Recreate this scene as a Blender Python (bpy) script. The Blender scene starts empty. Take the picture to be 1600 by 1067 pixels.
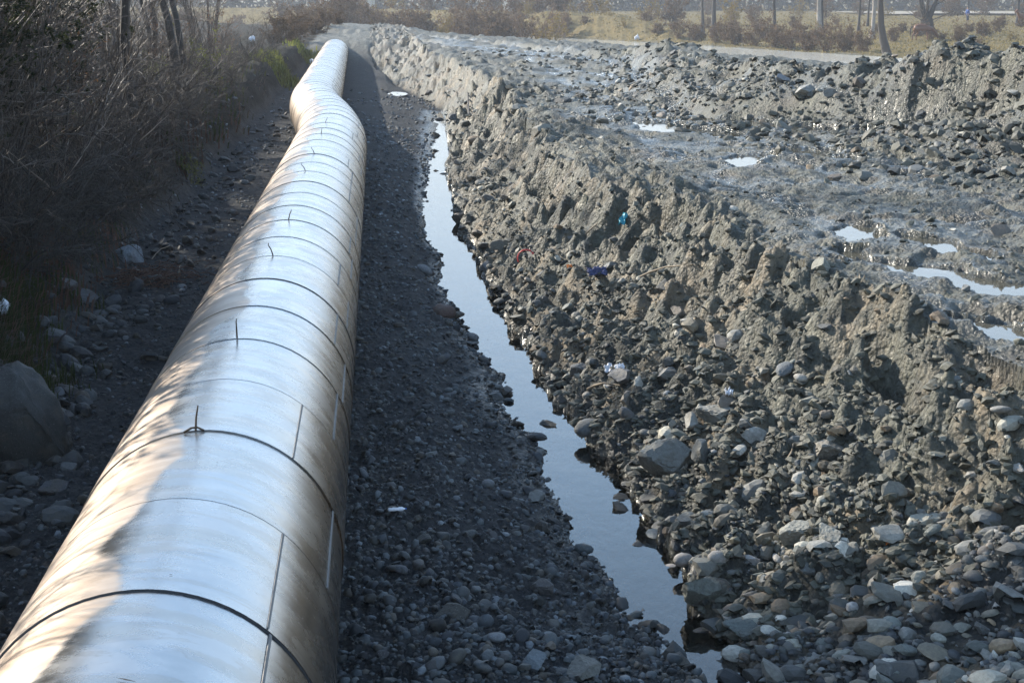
import bpy, math, random
import numpy as np
from mathutils import Vector, Matrix

# ------------------------------------------------------------------ camera, light, sky, exposure
SC = bpy.context.scene
COL = SC.collection
H = 3.31                      # camera height over the gravel
F = 2600.0                    # focal length in pixels of a 1600 wide picture
YAW, PITCH = 0.0799, 0.2051
cam = bpy.data.cameras.new('camera')
camo = bpy.data.objects.new('camera', cam)
COL.objects.link(camo)
camo.location = (0, 0, H)
camo.rotation_euler = (math.pi / 2 - PITCH, 0, -YAW)
cam.sensor_width = 36
cam.lens = F / 1600 * 36
cam.clip_start = 0.1
cam.clip_end = 6000
SC.camera = camo

SUN_EL, SUN_FWD = 29.5, 42.0  # elevation; how far ahead of square-left the sun stands
e, a = math.radians(SUN_EL), math.radians(SUN_FWD)
TO_SUN = Vector((-math.cos(a) * math.cos(e), math.sin(a) * math.cos(e), math.sin(e)))
world = bpy.data.worlds.new('World')
SC.world = world
world.use_nodes = True
wn = world.node_tree
bg = wn.nodes['Background']
sky = wn.nodes.new('ShaderNodeTexSky')
sky.sky_type = 'NISHITA'
sky.sun_disc = False
sky.sun_elevation = e
sky.sun_rotation = math.atan2(TO_SUN.x, TO_SUN.y)
sky.air_density = 1.3
sky.dust_density = 0.4
sky.ozone_density = 2.5
bg.inputs['Strength'].default_value = 0.10
# thin cloud, thickest towards the horizon
_tc = wn.nodes.new('ShaderNodeTexCoord'); _sx = wn.nodes.new('ShaderNodeSeparateXYZ'); wn.links.new(_tc.outputs['Generated'], _sx.inputs[0])
def _wm(op, a_, b_):
    n_ = wn.nodes.new('ShaderNodeMath'); n_.operation = op
    for i_, v_ in enumerate((a_, b_)):
        if isinstance(v_, (int, float)): n_.inputs[i_].default_value = v_
        else: wn.links.new(v_, n_.inputs[i_])
    return n_.outputs[0]
_den = _wm('ADD', _wm('MAXIMUM', _sx.outputs[2], 0.0), 0.10)
_cv = wn.nodes.new('ShaderNodeCombineXYZ'); wn.links.new(_wm('DIVIDE', _sx.outputs[0], _den), _cv.inputs[0]); wn.links.new(_wm('DIVIDE', _sx.outputs[1], _den), _cv.inputs[1])
_cn = wn.nodes.new('ShaderNodeTexNoise'); _cn.inputs['Scale'].default_value = 0.9; _cn.inputs['Detail'].default_value = 6; _cn.inputs['Roughness'].default_value = .6; _cn.inputs['Distortion'].default_value = .4
wn.links.new(_cv.outputs[0], _cn.inputs['Vector'])
_m1 = wn.nodes.new('ShaderNodeMapRange'); _m1.interpolation_type = 'SMOOTHSTEP'; wn.links.new(_cn.outputs['Fac'], _m1.inputs[0]); _m1.inputs[1].default_value = .47; _m1.inputs[2].default_value = .72
_m2 = wn.nodes.new('ShaderNodeMapRange'); _m2.interpolation_type = 'SMOOTHSTEP'; wn.links.new(_sx.outputs[2], _m2.inputs[0]); _m2.inputs[1].default_value = .55; _m2.inputs[2].default_value = .04; _m2.inputs[3].default_value = 0; _m2.inputs[4].default_value = .75
_fc = _wm('MAXIMUM', _wm('MULTIPLY', _m1.outputs[0], .6), _m2.outputs[0])
_mx = wn.nodes.new('ShaderNodeMix'); _mx.data_type = 'RGBA'; wn.links.new(_fc, _mx.inputs[0]); wn.links.new(sky.outputs[0], _mx.inputs[6]); _gr = wn.nodes.new('ShaderNodeMix'); _gr.data_type = 'RGBA'; _m3 = wn.nodes.new('ShaderNodeMapRange'); wn.links.new(_sx.outputs[2], _m3.inputs[0]); _m3.inputs[1].default_value = .08; _m3.inputs[2].default_value = .30
wn.links.new(_m3.outputs[0], _gr.inputs[0]); _gr.inputs[6].default_value = (10.0, 11.4, 12.8, 1); _gr.inputs[7].default_value = (8.6, 13.6, 20.5, 1)
wn.links.new(_gr.outputs[2], _mx.inputs[7])
wn.links.new(_mx.outputs[2], bg.inputs['Color'])
sl = bpy.data.lights.new('sun', 'SUN')
sl.energy = 5.0
sl.angle = math.radians(0.5)
sl.color = (1.0, 0.92, 0.79)
so = bpy.data.objects.new('sun', sl)
COL.objects.link(so)
so.rotation_euler = (-TO_SUN).to_track_quat('-Z', 'Y').to_euler()
vs = SC.view_settings
vs.view_transform = 'Standard'
vs.look = 'None'
vs.gamma = 1.0
vs.use_curve_mapping = False
vs.exposure = 0.92
SC.cycles.use_denoising = True
SC.cycles.max_bounces = 6
SC.cycles.transparent_max_bounces = 12
SC.cycles.volume_bounces = 1
SC.cycles.sample_clamp_indirect = 4.0
try:
    SC.cycles.use_preview_denoising = False
except Exception:
    pass

rnd = random.Random(7)
rng = np.random.default_rng(11)

# ------------------------------------------------------------------ small tools
def tag(o, label=None, cat=None, group=None, kind=None):
    if label: o['label'] = label
    if cat: o['category'] = cat
    if group: o['group'] = group
    if kind: o['kind'] = kind
    return o

def empty(name, loc, rz=0.0, scale=1.0):
    o = bpy.data.objects.new(name, None)
    COL.objects.link(o)
    o.location = loc
    o.rotation_euler = (0, 0, rz)
    o.scale = (scale,) * 3
    o.empty_display_size = 0.1
    return o

def np_mesh(name, V, T, smooth=True):
    """mesh from numpy vertices and triangles or quads"""
    me = bpy.data.meshes.new(name)
    V = np.asarray(V, np.float32); T = np.asarray(T, np.int32)
    k = T.shape[1]
    me.vertices.add(len(V)); me.vertices.foreach_set('co', V.ravel())
    me.loops.add(T.size); me.loops.foreach_set('vertex_index', T.ravel())
    me.polygons.add(len(T))
    me.polygons.foreach_set('loop_start', np.arange(0, T.size, k, dtype=np.int32))
    me.polygons.foreach_set('loop_total', np.full(len(T), k, np.int32))
    me.polygons.foreach_set('use_smooth', np.full(len(T), smooth, bool))
    me.update(calc_edges=True)
    return me

def mesh_obj(name, me, mat=None, parent=None, loc=None):
    o = bpy.data.objects.new(name, me)
    COL.objects.link(o)
    if mat is not None and len(me.materials) == 0: me.materials.append(mat)
    if parent is not None: o.parent = parent
    if loc is not None: o.location = loc
    return o

def set_col(me, name, C):
    at = me.color_attributes.new(name, 'FLOAT_COLOR', 'POINT')
    C = np.asarray(C, np.float32)
    if C.shape[1] == 3: C = np.hstack([C, np.ones((len(C), 1), np.float32)])
    at.data.foreach_set('color', C.ravel())

def clone(root, loc=None, rz=None, scale=None):
    """a thing and its parts, sharing mesh data"""
    c = root.copy(); COL.objects.link(c)
    for ch in root.children:
        d = ch.copy(); COL.objects.link(d); d.parent = c
        for g in ch.children:
            q = g.copy(); COL.objects.link(q); q.parent = d
    if loc is not None: c.location = loc
    if rz is not None: c.rotation_euler = (0, 0, rz)
    if scale is not None: c.scale = (scale,) * 3 if isinstance(scale, (int, float)) else scale
    return c

# pixel (1600 x 1067 of the photograph) -> ray
def ray(px, py):
    u = (px - 800) / F; v = -(py - 533.5) / F
    cp, sp = math.cos(PITCH), math.sin(PITCH)
    fy, fz = cp + v * sp, -sp + v * cp
    cy, sy = math.cos(YAW), math.sin(YAW)
    return np.array([u * cy + fy * sy, -u * sy + fy * cy, fz])

def on_plane(px, py, z):
    d = ray(px, py); t = (z - H) / d[2]
    return d[0] * t, d[1] * t

def at_depth(px, py, Y):
    d = ray(px, py); t = Y / d[1]
    return np.array([d[0] * t, Y, H + d[2] * t])

# ------------------------------------------------------------------ noise (numpy)
def _hash(ix, iy, seed):
    h = (ix.astype(np.int64) * 374761393 + iy.astype(np.int64) * 668265263 + seed * 1442695041) & 0xFFFFFFFF
    h = ((h ^ (h >> 13)) * 1274126177) & 0xFFFFFFFF
    h = (h ^ (h >> 16)) & 0xFFFFFFFF
    h = (h * 2246822519) & 0xFFFFFFFF
    return ((h ^ (h >> 15)) & 0xFFFFFF) / float(0x1000000)

def vnoise(x, y, seed=0):
    """gradient noise about -0.7 .. 0.7"""
    x0 = np.floor(x); y0 = np.floor(y)
    fx = x - x0; fy = y - y0
    u = fx * fx * fx * (fx * (fx * 6 - 15) + 10); v = fy * fy * fy * (fy * (fy * 6 - 15) + 10)
    def g(ix, iy, dx, dy):
        t = _hash(ix, iy, seed) * 6.2831853
        return np.cos(t) * dx + np.sin(t) * dy
    a_ = g(x0, y0, fx, fy); b_ = g(x0 + 1, y0, fx - 1, fy)
    c_ = g(x0, y0 + 1, fx, fy - 1); d_ = g(x0 + 1, y0 + 1, fx - 1, fy - 1)
    return (a_ + u * (b_ - a_)) * (1 - v) + (c_ + u * (d_ - c_)) * v

def fbm(x, y, seed=0, octv=3, gain=0.5):
    s = 0; amp = 1
    for k in range(octv):
        s = s + amp * vnoise(x * 2 ** k + 7.3 * k, y * 2 ** k - 3.1 * k, seed + k); amp *= gain
    return s

def bumps(x, y, seed, rmin=0.25, rmax=0.75, sharp=0.5):
    """half buried lumps, one per cell: tallest wins (0..~0.75 in cell units)"""
    x0 = np.floor(x); y0 = np.floor(y)
    out = np.zeros_like(x)
    for di in (-1, 0, 1):
        for dj in (-1, 0, 1):
            ix, iy = x0 + di, y0 + dj
            cx = ix + _hash(ix, iy, seed); cy = iy + _hash(ix, iy, seed + 1)
            r = rmin + (rmax - rmin) * _hash(ix, iy, seed + 2) ** 2
            t = _hash(ix, iy, seed + 3) * 6.28
            k = 0.6 + 0.8 * _hash(ix, iy, seed + 4)
            dx, dy = x - cx, y - cy
            ax_ = (dx * np.cos(t) + dy * np.sin(t)) * k; ay_ = (-dx * np.sin(t) + dy * np.cos(t))
            q = np.clip(1 - (ax_ * ax_ + ay_ * ay_) / (r * r), 0, 1)
            out = np.maximum(out, r * q ** sharp)
    return out

def sstep(a_, b_, x):
    t = np.clip((x - a_) / (b_ - a_), 0, 1)
    return t * t * (3 - 2 * t)

def polyline_dist(x, y, P):
    """distance to polyline, the parameter along it (in points) and the side"""
    best = np.full(x.shape, 1e9); par = np.zeros_like(x); side = np.zeros_like(x)
    for i in range(len(P) - 1):
        a_, b_ = np.array(P[i][:2], float), np.array(P[i + 1][:2], float)
        ab = b_ - a_; L2 = ab @ ab
        t = np.clip(((x - a_[0]) * ab[0] + (y - a_[1]) * ab[1]) / L2, 0, 1)
        d = np.hypot(x - a_[0] - t * ab[0], y - a_[1] - t * ab[1])
        m = d < best
        best = np.where(m, d, best); par = np.where(m, i + t, par)
        side = np.where(m, np.sign(ab[0] * (y - a_[1]) - ab[1] * (x - a_[0])), side)
    return best, par, side

# ------------------------------------------------------------------ the lie of the land
ZW = -0.30                                    # ditch water
WL = [(1067, 1104), (1000, 1040), (960, 985), (900, 950), (850, 896), (800, 878), (750, 852), (700, 842), (650, 796), (600, 786),
      (560, 757), (500, 716), (450, 686), (400, 684), (370, 662), (330, 660), (300, 663), (270, 670), (240, 675), (200, 683), (172, 684)]
WR = [(1067, 1182), (1000, 1118), (960, 1078), (900, 1066), (850, 1036), (800, 1000), (750, 980), (700, 925), (650, 888), (600, 850),
      (560, 832), (500, 792), (450, 766), (400, 746), (370, 722), (330, 712), (300, 706), (270, 696), (240, 704), (200, 698), (172, 692)]
def edge_curve(L):
    P = np.array([on_plane(x, y, ZW) for y, x in L]); o = np.argsort(P[:, 1]); return P[o]
WLc, WRc = edge_curve(WL), edge_curve(WR)
CR = [(1700, 590), (1600, 548), (1450, 500), (1290, 440), (1180, 388), (1100, 328), (960, 300), (880, 245), (830, 187), (770, 125), (700, 90), (640, 68)]
CRc = np.array([on_plane(x, y, 1.0) for x, y in CR]); CRc = CRc[np.argsort(CRc[:, 1])]
CRc = np.vstack([[4.9, 6.0], CRc[CRc[:, 1] < 70], [2.1, 75.0], [1.5, 84.0], [-9, 92.0]])
YEND = 84.0
RIDGE = [(13.5, 18, 2.5), (11.5, 23, 2.5), (10.6, 27, 2.3), (9.3, 33, 1.85), (7.9, 40, 1.6), (9.0, 48, 1.6), (9.6, 55, 1.7), (8.2, 62, 1.25), (6.5, 76, 1.15), (4.0, 90, 1.15),
         (0.0, 104, 1.1), (-5.2, 112, 1.65), (-9, 118, 1.4)]
RIV = [(60, 62), (40, 92), (32, 112), (26.5, 131), (18.5, 158), (4, 195), (-20, 240), (-60, 290)]
ZR = -1.0
TRACK = [on_plane(x, y, 1.0) for x, y in [(1760, 345), (1640, 300), (1520, 262), (1380, 222), (1230, 190), (1080, 160), (960, 118), (860, 90), (760, 74), (640, 60)]]
TRACK2 = [on_plane(x, y, 1.0) for x, y in [(1800, 560), (1640, 480), (1500, 395), (1400, 340), (1240, 280), (1120, 230), (1020, 175), (900, 110)]]
# puddles: pixel centre, length, width (m), direction of the length
PUD = [((1556, 446), 1.15, 0.20, 118, 'long shallow puddle in the wheel rut at the right'), ((1480, 385), 0.55, 0.12, 100, 'narrow crooked puddle above the long rut puddle'),
       ((1590, 522), 0.5, 0.13, 110, 'small puddle on the mud at the right edge of the picture'), ((1050, 200), 1.6, 0.32, 110, 'broad grey puddle on the churned track'),
       ((1185, 190), 2.6, 0.33, 118, 'long muddy puddle in the track under the spoil ridge'), ((1165, 250), 0.75, 0.22, 75, 'small puddle below the middle of the track'),
       ((1270, 240), 0.9, 0.26, 100, 'puddle between the clods right of the small track puddle'), ((1340, 362), 0.45, 0.14, 80, 'faint shallow puddle behind the clod heap'),
       ((985, 118), 1.8, 0.22, 105, 'wet strip in the far part of the track'), ((860, 88), 3.5, 0.25, 105, 'bright wet rut in the far bend of the track'),
       ((780, 78), 3.5, 0.22, 103, 'bright wet rut left of the far bend'), ((1330, 398), 0.22, 0.10, 80, 'tiny pool among the clods')]
PUDW = []
POOL = on_plane(618, 148, -0.1)               # the lone pool at the foot of the far slope

def land(x, y, fine=True):
    """height and zone masks at x, y (arrays)"""
    x = np.asarray(x, float); y = np.asarray(y, float)
    wob = 0.10 * fbm(x * 1.3, y * 1.3, 5, 3)
    xl = np.interp(y, WLc[:, 1], WLc[:, 0]); xr = np.interp(y, WRc[:, 1], WRc[:, 0])
    closing = sstep(51, 53.5, y)
    xfoot = np.interp(y, [53, 60, 68, 78, 84], [2.05, 1.55, .75, .0, -.35])
    xm = (xl + xr) / 2
    wigk = .045 + .06 * sstep(9, 16, y)
    wig = wigk * fbm(x * 0 + 3.7, y * 2.8, 15, 4, .6) ; wig2 = wigk * fbm(x * 0 + 9.7, y * 2.8, 16, 4, .6)
    xl = xl + (xm - xl) * closing + wig; xr = xr + (xm - xr) * closing + wig2
    xr = np.where(y > 53, xfoot, xr); xl = np.where(y > 53, xfoot - .01, xl)
    yc = np.where(y > YEND, YEND, y)
    xc = np.interp(yc, CRc[:-2, 1], CRc[:-2, 0]) + 0.22 * fbm(x * .5, y * 0.55, 21, 3)
    xc = np.where(y > 60, xc, np.maximum(xc, xr + 0.9))
    # gravel strip falling gently to the water
    zs = np.where(x < 0.35, 0.0, ZW * np.clip((x - 0.35) / np.maximum(xl - 0.35, 0.3), 0, 1.2))
    zs = zs + 0.05 * fbm(x * 0.8, y * 0.5, 30, 2)
    # water bed
    bed = ZW - 0.02 - 0.10 * np.sin(np.pi * np.clip((x - xl) / np.maximum(xr - xl, 0.05), 0, 1)) * (1 - closing)
    # far slope: no ditch, strip climbs to the crest
    t = np.clip((x - xr) / np.maximum(xc - xr, 0.3), 0, 1)
    prof = np.where(t < 0.75, 0.80 * t, 0.6 + 1.6 * (t - 0.75))
    prof = 0.55 * prof + 0.45 * t
    zslope = ZW + (1.0 - ZW) * prof
    z = np.where(x < xl, zs, np.where(x < xr, bed, zslope))
    face = (x > xr) & (x < xc)
    plate = x >= xc
    # the bank closing the trench behind the pipe's end
    cl = sstep(77, 90, y + 1.5 * fbm(x * .3, y * .3, 77, 2))
    z = z * (1 - cl) + 1.0 * cl
    # plateau undulation
    pw = np.clip(t, 0, 1) ** 2
    und = 0.16 * fbm(x * 0.55, y * 0.4, 41, 3) + 0.10 * fbm(x * 1.4, y * 1.1, 45, 2)
    z = z + pw * und
    # spoil ridge
    d, p, s = polyline_dist(x, y, RIDGE)
    rh = np.interp(p, range(len(RIDGE)), [q[2] for q in RIDGE]) - 1.0
    rw = np.interp(p, range(len(RIDGE)), [4.0, 3.8, 3.6, 3.2, 2.6, 2.3, 2.6, 2.4, 3, 4, 5, 6, 6])
    rr = np.clip(1 - d / rw, 0, 1)
    beyond = (s < 0) & (y > 14)
    z = np.where(beyond & (x > 1.5), z + (-0.75 - z) * sstep(0, 30, d) * sstep(1.5, 6, x), z)
    ridge = rh * (rr * rr * (3 - 2 * rr)) * (1 + 0.35 * fbm(x * .45, y * .45, 51, 3))
    z = z + ridge * sstep(-0.2, 0.6, x - xc + (y > 84) * 30)
    # ruts
    dt, pt, st = polyline_dist(x, y, TRACK); dt2, pt2, st2 = polyline_dist(x, y, TRACK2)
    flat = np.zeros_like(z); tread = np.zeros_like(z)
    for dd, hw, dep, ph in ((dt, 0.95, 0.11, 0), (dt2, 0.8, 0.09, 2)):
        rut = np.exp(-((dd - hw) / 0.27) ** 2)
        berm = np.exp(-((dd - hw - 0.42) / 0.16) ** 2)
        z = z - 1.7 * dep * rut + 0.11 * berm * (0.6 + fbm(x * 2, y * 2, 60 + ph, 2))
        z = z + (1 - sstep(1.1, 2.0, dd)) * plate * (.96 - .12 * und - z) * .6 * (rr < .05)
        flat = np.maximum(flat, np.maximum(0.92 * rut, .72 * (1 - sstep(1.1, 1.9, dd)) * plate)); tread = np.maximum(tread, rut)
    al = x * 0.45 + y
    ztread = 0.10 * np.abs(((al * 2.6 + 1.2 * (dt - 0.95)) % 1.0) - 0.5) * 2 * tread * sstep(-0.1, 0.35, fbm(x * .35, y * .35, 66, 2) + 0.1)
    # left bank
    xb = -2.95 + .22 * sstep(20, 12, y) + 0.28 * fbm(x * 0 + 1.7, y * 0.35, 81, 3) - 0.25 * sstep(14, 26, y)
    bk = sstep(0.0, 1.0, (xb - x) / np.where(y < 24, 1.05, 0.75))
    zb = (0.95 + 0.25 * fbm(x * .3, y * .3, 85, 3)) * (1 - 0.6 * sstep(95, 130, y))
    z = np.where(x < 0, z * (1 - bk) + zb * bk, z)
    left = bk * (x < 0)
    # river and its banks
    dr, pr, sr = polyline_dist(x, y, RIV)
    far = sr < 0
    far = (sr * 1.0) < 0
    side_far = np.where(far, 1.0, 0.0)
    near_bank = ZR - 0.5 + 0.5 * sstep(3.0, 5.2, dr)
    zn = np.where(dr < 5.2, near_bank, ZR + (z - ZR) * sstep(5.2, 26, dr))
    leftness = sstep(33, 24, x)
    rise = leftness * (2.15 * sstep(5.5, 10.5, dr + wob * 6) - 0.9 * sstep(16, 60, dr)) + (1 - leftness) * (0.55 * sstep(5, 25, dr) + 0.55 * sstep(25, 60, dr))
    zf = np.where(dr < 5.2, near_bank, ZR + rise + 0.25 * fbm(x * .12, y * .12, 91, 3))
    riverw = sstep(86, 100, y + (x > 30) * 30)
    # signed: which side is away from the camera
    z = np.where(side_far > 0, zf, np.where(y > 60, zn * riverw + z * (1 - riverw), z))
    rid = np.clip(1.3 - d / 4.2, 0, 1) * (y < 70) * (x > 3)
    field = side_far * sstep(4.8, 6.5, dr)
    zone_mud = np.clip(1 - field - left, 0, 1)
    # pools
    wet = np.zeros_like(z); carve = []
    for (qx, qy, ln, wd, an) in PUDW:
        m = (np.abs(x - qx) < ln * 2.8) & (np.abs(y - qy) < ln * 2.8)
        if not m.any(): continue
        dx, dy = x[m] - qx, y[m] - qy
        u = dx * math.cos(an) + dy * math.sin(an); v = -dx * math.sin(an) + dy * math.cos(an)
        v = v + 0.35 * wd * np.sin(u * 5 / ln + qx)
        q = (u / ln) ** 2 + (v / wd) ** 2 + 1.0 * fbm(x[m] * 3.2, y[m] * 3.2, 95, 4, .6)
        w_ = sstep(1.5, 0.75, q) * sstep(-.05, .2, (x - xc)[m])
        carve.append((m, w_, PLEV(qx, qy)))
        w2_ = sstep(7.0, 1.5, q) * sstep(-.05, .45, (x - xc)[m]); z[m] = z[m] + (PLEV(qx, qy) + .03 + .25 * (z[m] - PLEV(qx, qy)) - z[m]) * w2_; flat[m] = np.maximum(flat[m], .75 * w2_)
        flat[m] = np.maximum(flat[m], w_); wet[m] = np.maximum(wet[m], sstep(2.6, 1.0, q))
    q = ((x - POOL[0]) / 0.35) ** 2 + ((y - POOL[1]) / 1.1) ** 2
    wp_ = sstep(1.4, 0.8, q + 0.5 * fbm(x * 3, y * 2, 97, 2))
    gravel = np.clip((1 - sstep(xl - 0.1, xl + 0.25, x)) * (1 - left) * (1 - cl) * (y < 90), 0, 1)
    lowr = (x > xr) * sstep(0.62, 0.15, t + 0.25 * fbm(x * .8, y * .8, 33, 2)) * sstep(30, 12, y)      # stony foot of the right bank
    grav_r = np.clip((x > xr - 0.1) * sstep(9.6, 8.2, y + 0.30 * (x - 2) + 0.9 * fbm(x * .7, y * .7, 35, 2)), 0, 1)   # rounded gravel, lower right
    if fine:
        lod = np.maximum(y, 4.0)
        mud = zone_mud * (1 - gravel) * (1 - 0.9 * flat)
        gw = gravel * (1 - 0.6 * flat)
        def fade(size): return np.clip(size / (lod * 0.0034) - 0.6, 0, 1)
        inw = ((x > xl) & (x < xr) & (y < 53)) * 1.0
        amp = (1 - 0.55 * grav_r) * (1 - 0.75 * inw)
        amp = amp * (1 - .7 * inw)
        z = z + mud * amp * (0.30 * (bumps(x / 0.62 + .3 * wob, y / 0.62, 101, .2, .75, .75) - 0.18) * (0.25 + .3 * plate * sstep(-.1, .3, fbm(x * .5, y * .35, 107, 2)) + 0.55 * np.exp(-((t - .78) / .18) ** 2) * sstep(-.3, .2, fbm(x * .7, y * .7, 108, 2)))
                       + 0.085 * fbm(x * 2.6, y * 2.6, 104, 3) * (face * 1.9 + 0.7) * (1 + .8 * sstep(22, 45, y))
                       + (.25 - .08 * plate + .16 * rid + .16 * face * sstep(20, 40, y)) * fade(.24) * bumps(x / 0.26, y / 0.26, 111, .15, .8, .65) * sstep(-.15, .4, fbm(x * .9, y * .9, 112, 2))
                       + 0.105 * fade(.11) * bumps(x / 0.12 + wob, y / 0.12, 121, .15, .8, .5)
                       + 0.05 * fade(.055) * bumps(x / 0.055, y / 0.055, 131, .2, .8, .5)
                       - 0.10 * fade(.3) * face * np.clip(vnoise(x * 1.5, y * 4.2, 141) * 2, 0, 1)     # runnels down the face
                       - 0.42 * face * sstep(.05, .42, vnoise(x * 2.3, y * 1.8, 143)) * sstep(.45, .85, t)
                       - (0.16 + .12 * rid) * (plate + face * .3) * sstep(.18, .36, vnoise(x * 1.9, y * 1.3, 144)))
        z = z + (1 - gravel) * zone_mud * ztread
        z = z + gw * (0.055 * fade(.10) * bumps(x / 0.13, y / 0.13, 151, .12, .7, .5) * sstep(-.2, .3, fbm(x, y, 152, 2)) + 0.05 * fade(.05) * bumps(x / 0.055, y / 0.055, 161, .15, .75, .5) + 0.03 * fbm(x * 2, y * 2, 163, 2))
        z = z + left * (0.16 * bumps(x / 0.45, y / 0.45, 171, .2, .75, .6) + 0.10 * fbm(x * 3, y * 3, 173, 3))
        z = z + field * (0.10 * fbm(x * .5, y * .5, 181, 3) + leftness * 0.5 * fbm(x * .25, y * .25, 183, 2) * sstep(4, 9, dr) * sstep(30, 12, dr))
    for m, w_, lv in carve:
        z[m] = z[m] * (1 - w_) + (lv - 0.045 + .25 * (z[m] - lv)) * w_ if False else np.where(w_ > 0, (1 - w_) * np.maximum(z[m], lv - .02) + w_ * (lv - 0.04), z[m])
    z = z * (1 - wp_) + (POOLZ - 0.05) * wp_
    return z, dict(gravel=gravel, left=left, field=field, flat=flat, tread=tread, wet=wet, grav_r=grav_r, lowr=lowr, face=face * 1.0, plate=plate * 1.0, rid=rid, t=t, dr=dr, xl=xl, xr=xr, cl=cl)

_pl = {}
def PLEV(qx, qy): return _pl.get((round(qx, 3), round(qy, 3)), 0.9)
POOLZ = -0.08
TS = np.concatenate([np.linspace(3.5, 40, 700), np.linspace(40.3, 420, 600)])
def ground_at(px, py, fine=True):
    """where the sight line through a pixel of the photograph first meets the ground"""
    d = ray(px, py); d = d / math.hypot(d[0], d[1])
    X, Y, Z = d[0] * TS, d[1] * TS, H + d[2] * TS
    zz, _ = land(X, Y, fine)
    k = int(np.argmax(zz >= Z))
    if zz[k] < Z[k]: k = len(TS) - 1
    return np.array([X[k], Y[k], zz[k]])
_q = []
for (px, py), ln, wd, dg, lb in PUD:
    p_ = ground_at(px, py, False); an = math.radians(dg); us = np.linspace(-1, 1, 9) * ln
    zz, _ = land(p_[0] + us * math.cos(an), p_[1] + us * math.sin(an), fine=False)
    _q.append((float(p_[0]), float(p_[1]), ln * 1.35, wd * 1.5, an)); _pl[(round(float(p_[0]), 3), round(float(p_[1]), 3))] = float(np.percentile(zz, 40)) - 0.02
PUDW.extend(_q)
def zat(x, y, fine=True):
    return float(land(np.array([x], float), np.array([y], float), fine)[0][0])

# ------------------------------------------------------------------ materials
class NT:
    def __init__(s, name):
        s.m = bpy.data.materials.new(name); s.m.use_nodes = True
        s.t = s.m.node_tree; s.t.nodes.clear()
        s.out = s.n('ShaderNodeOutputMaterial')
    def n(s, typ, **kw):
        nd = s.t.nodes.new(typ)
        for k, v in kw.items(): setattr(nd, k, v)
        return nd
    def l(s, a_, b_): s.t.links.new(a_, b_)
    def val(s, sock, v):
        if hasattr(v, 'default_value') or hasattr(v, 'is_output'): s.l(v, sock)
        else: sock.default_value = v
    def noise(s, vec, scale, detail=4, rough=.6, dist=0.0):
        nd = s.n('ShaderNodeTexNoise'); nd.inputs['Scale'].default_value = scale
        nd.inputs['Detail'].default_value = detail; nd.inputs['Roughness'].default_value = rough; nd.inputs['Distortion'].default_value = dist
        if vec is not None: s.l(vec, nd.inputs['Vector'])
        return nd.outputs['Fac']
    def voro(s, vec, scale, feature='F1', out='Distance'):
        nd = s.n('ShaderNodeTexVoronoi', feature=feature); nd.inputs['Scale'].default_value = scale
        if vec is not None: s.l(vec, nd.inputs['Vector'])
        return nd.outputs[out]
    def ramp(s, fac, stops):
        nd = s.n('ShaderNodeValToRGB'); cr = nd.color_ramp
        while len(cr.elements) < len(stops): cr.elements.new(0.5)
        for el, (p, c) in zip(cr.elements, stops):
            el.position = p; el.color = tuple(c) + (1,) if len(c) == 3 else c
        s.l(fac, nd.inputs['Fac']); return nd.outputs['Color']
    def mix(s, fac, a_, b_, mode='MIX'):
        nd = s.n('ShaderNodeMix', data_type='RGBA', blend_type=mode)
        for i, v in ((0, fac), (6, a_), (7, b_)):
            if isinstance(v, tuple): nd.inputs[i].default_value = v + (1,) if len(v) == 3 else v
            elif isinstance(v, (int, float)): nd.inputs[i].default_value = v
            else: s.l(v, nd.inputs[i])
        return nd.outputs[2]
    def math(s, op, a_, b_=None, c_=None, clamp=False):
        nd = s.n('ShaderNodeMath', operation=op, use_clamp=clamp)
        for i, v in enumerate((a_, b_, c_)):
            if v is None: continue
            if isinstance(v, (int, float)): nd.inputs[i].default_value = v
            else: s.l(v, nd.inputs[i])
        return nd.outputs[0]
    def mrange(s, v, a_, b_, c_=0.0, d_=1.0):
        nd = s.n('ShaderNodeMapRange'); nd.interpolation_type = 'SMOOTHSTEP'
        for i, q in enumerate((v, a_, b_, c_, d_)):
            if isinstance(q, (int, float)): nd.inputs[i].default_value = q
            else: s.l(q, nd.inputs[i])
        return nd.outputs[0]
    def bump(s, h, strength, dist, normal=None):
        nd = s.n('ShaderNodeBump'); nd.inputs['Strength'].default_value = strength; nd.inputs['Distance'].default_value = dist
        s.l(h, nd.inputs['Height'])
        if normal is not None: s.l(normal, nd.inputs['Normal'])
        return nd.outputs['Normal']
    def bsdf(s, **kw):
        nd = s.n('ShaderNodeBsdfPrincipled')
        for k, v in kw.items():
            k = k.replace('_', ' ')
            if isinstance(v, tuple): nd.inputs[k].default_value = v + (1,) if len(v) == 3 else v
            elif isinstance(v, (int, float)): nd.inputs[k].default_value = v
            else: s.l(v, nd.inputs[k])
        s.l(nd.outputs[0], s.out.inputs['Surface']); return nd

def m_simple(name, c, rough=0.7, metallic=0.0, var=0.25, scale=30, bump=0.0, bdist=0.01):
    n = NT(name)
    tc = n.n('ShaderNodeTexCoord').outputs['Object']
    f = n.noise(tc, scale, 5)
    col = n.ramp(f, [(0.25, tuple(q * (1 - var) for q in c)), (0.75, tuple(min(1, q * (1 + var)) for q in c))])
    kw = dict(Base_Color=col, Roughness=rough, Metallic=metallic)
    if bump: kw['Normal'] = n.bump(f, bump, bdist)
    n.bsdf(**kw); return n.m

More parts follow.
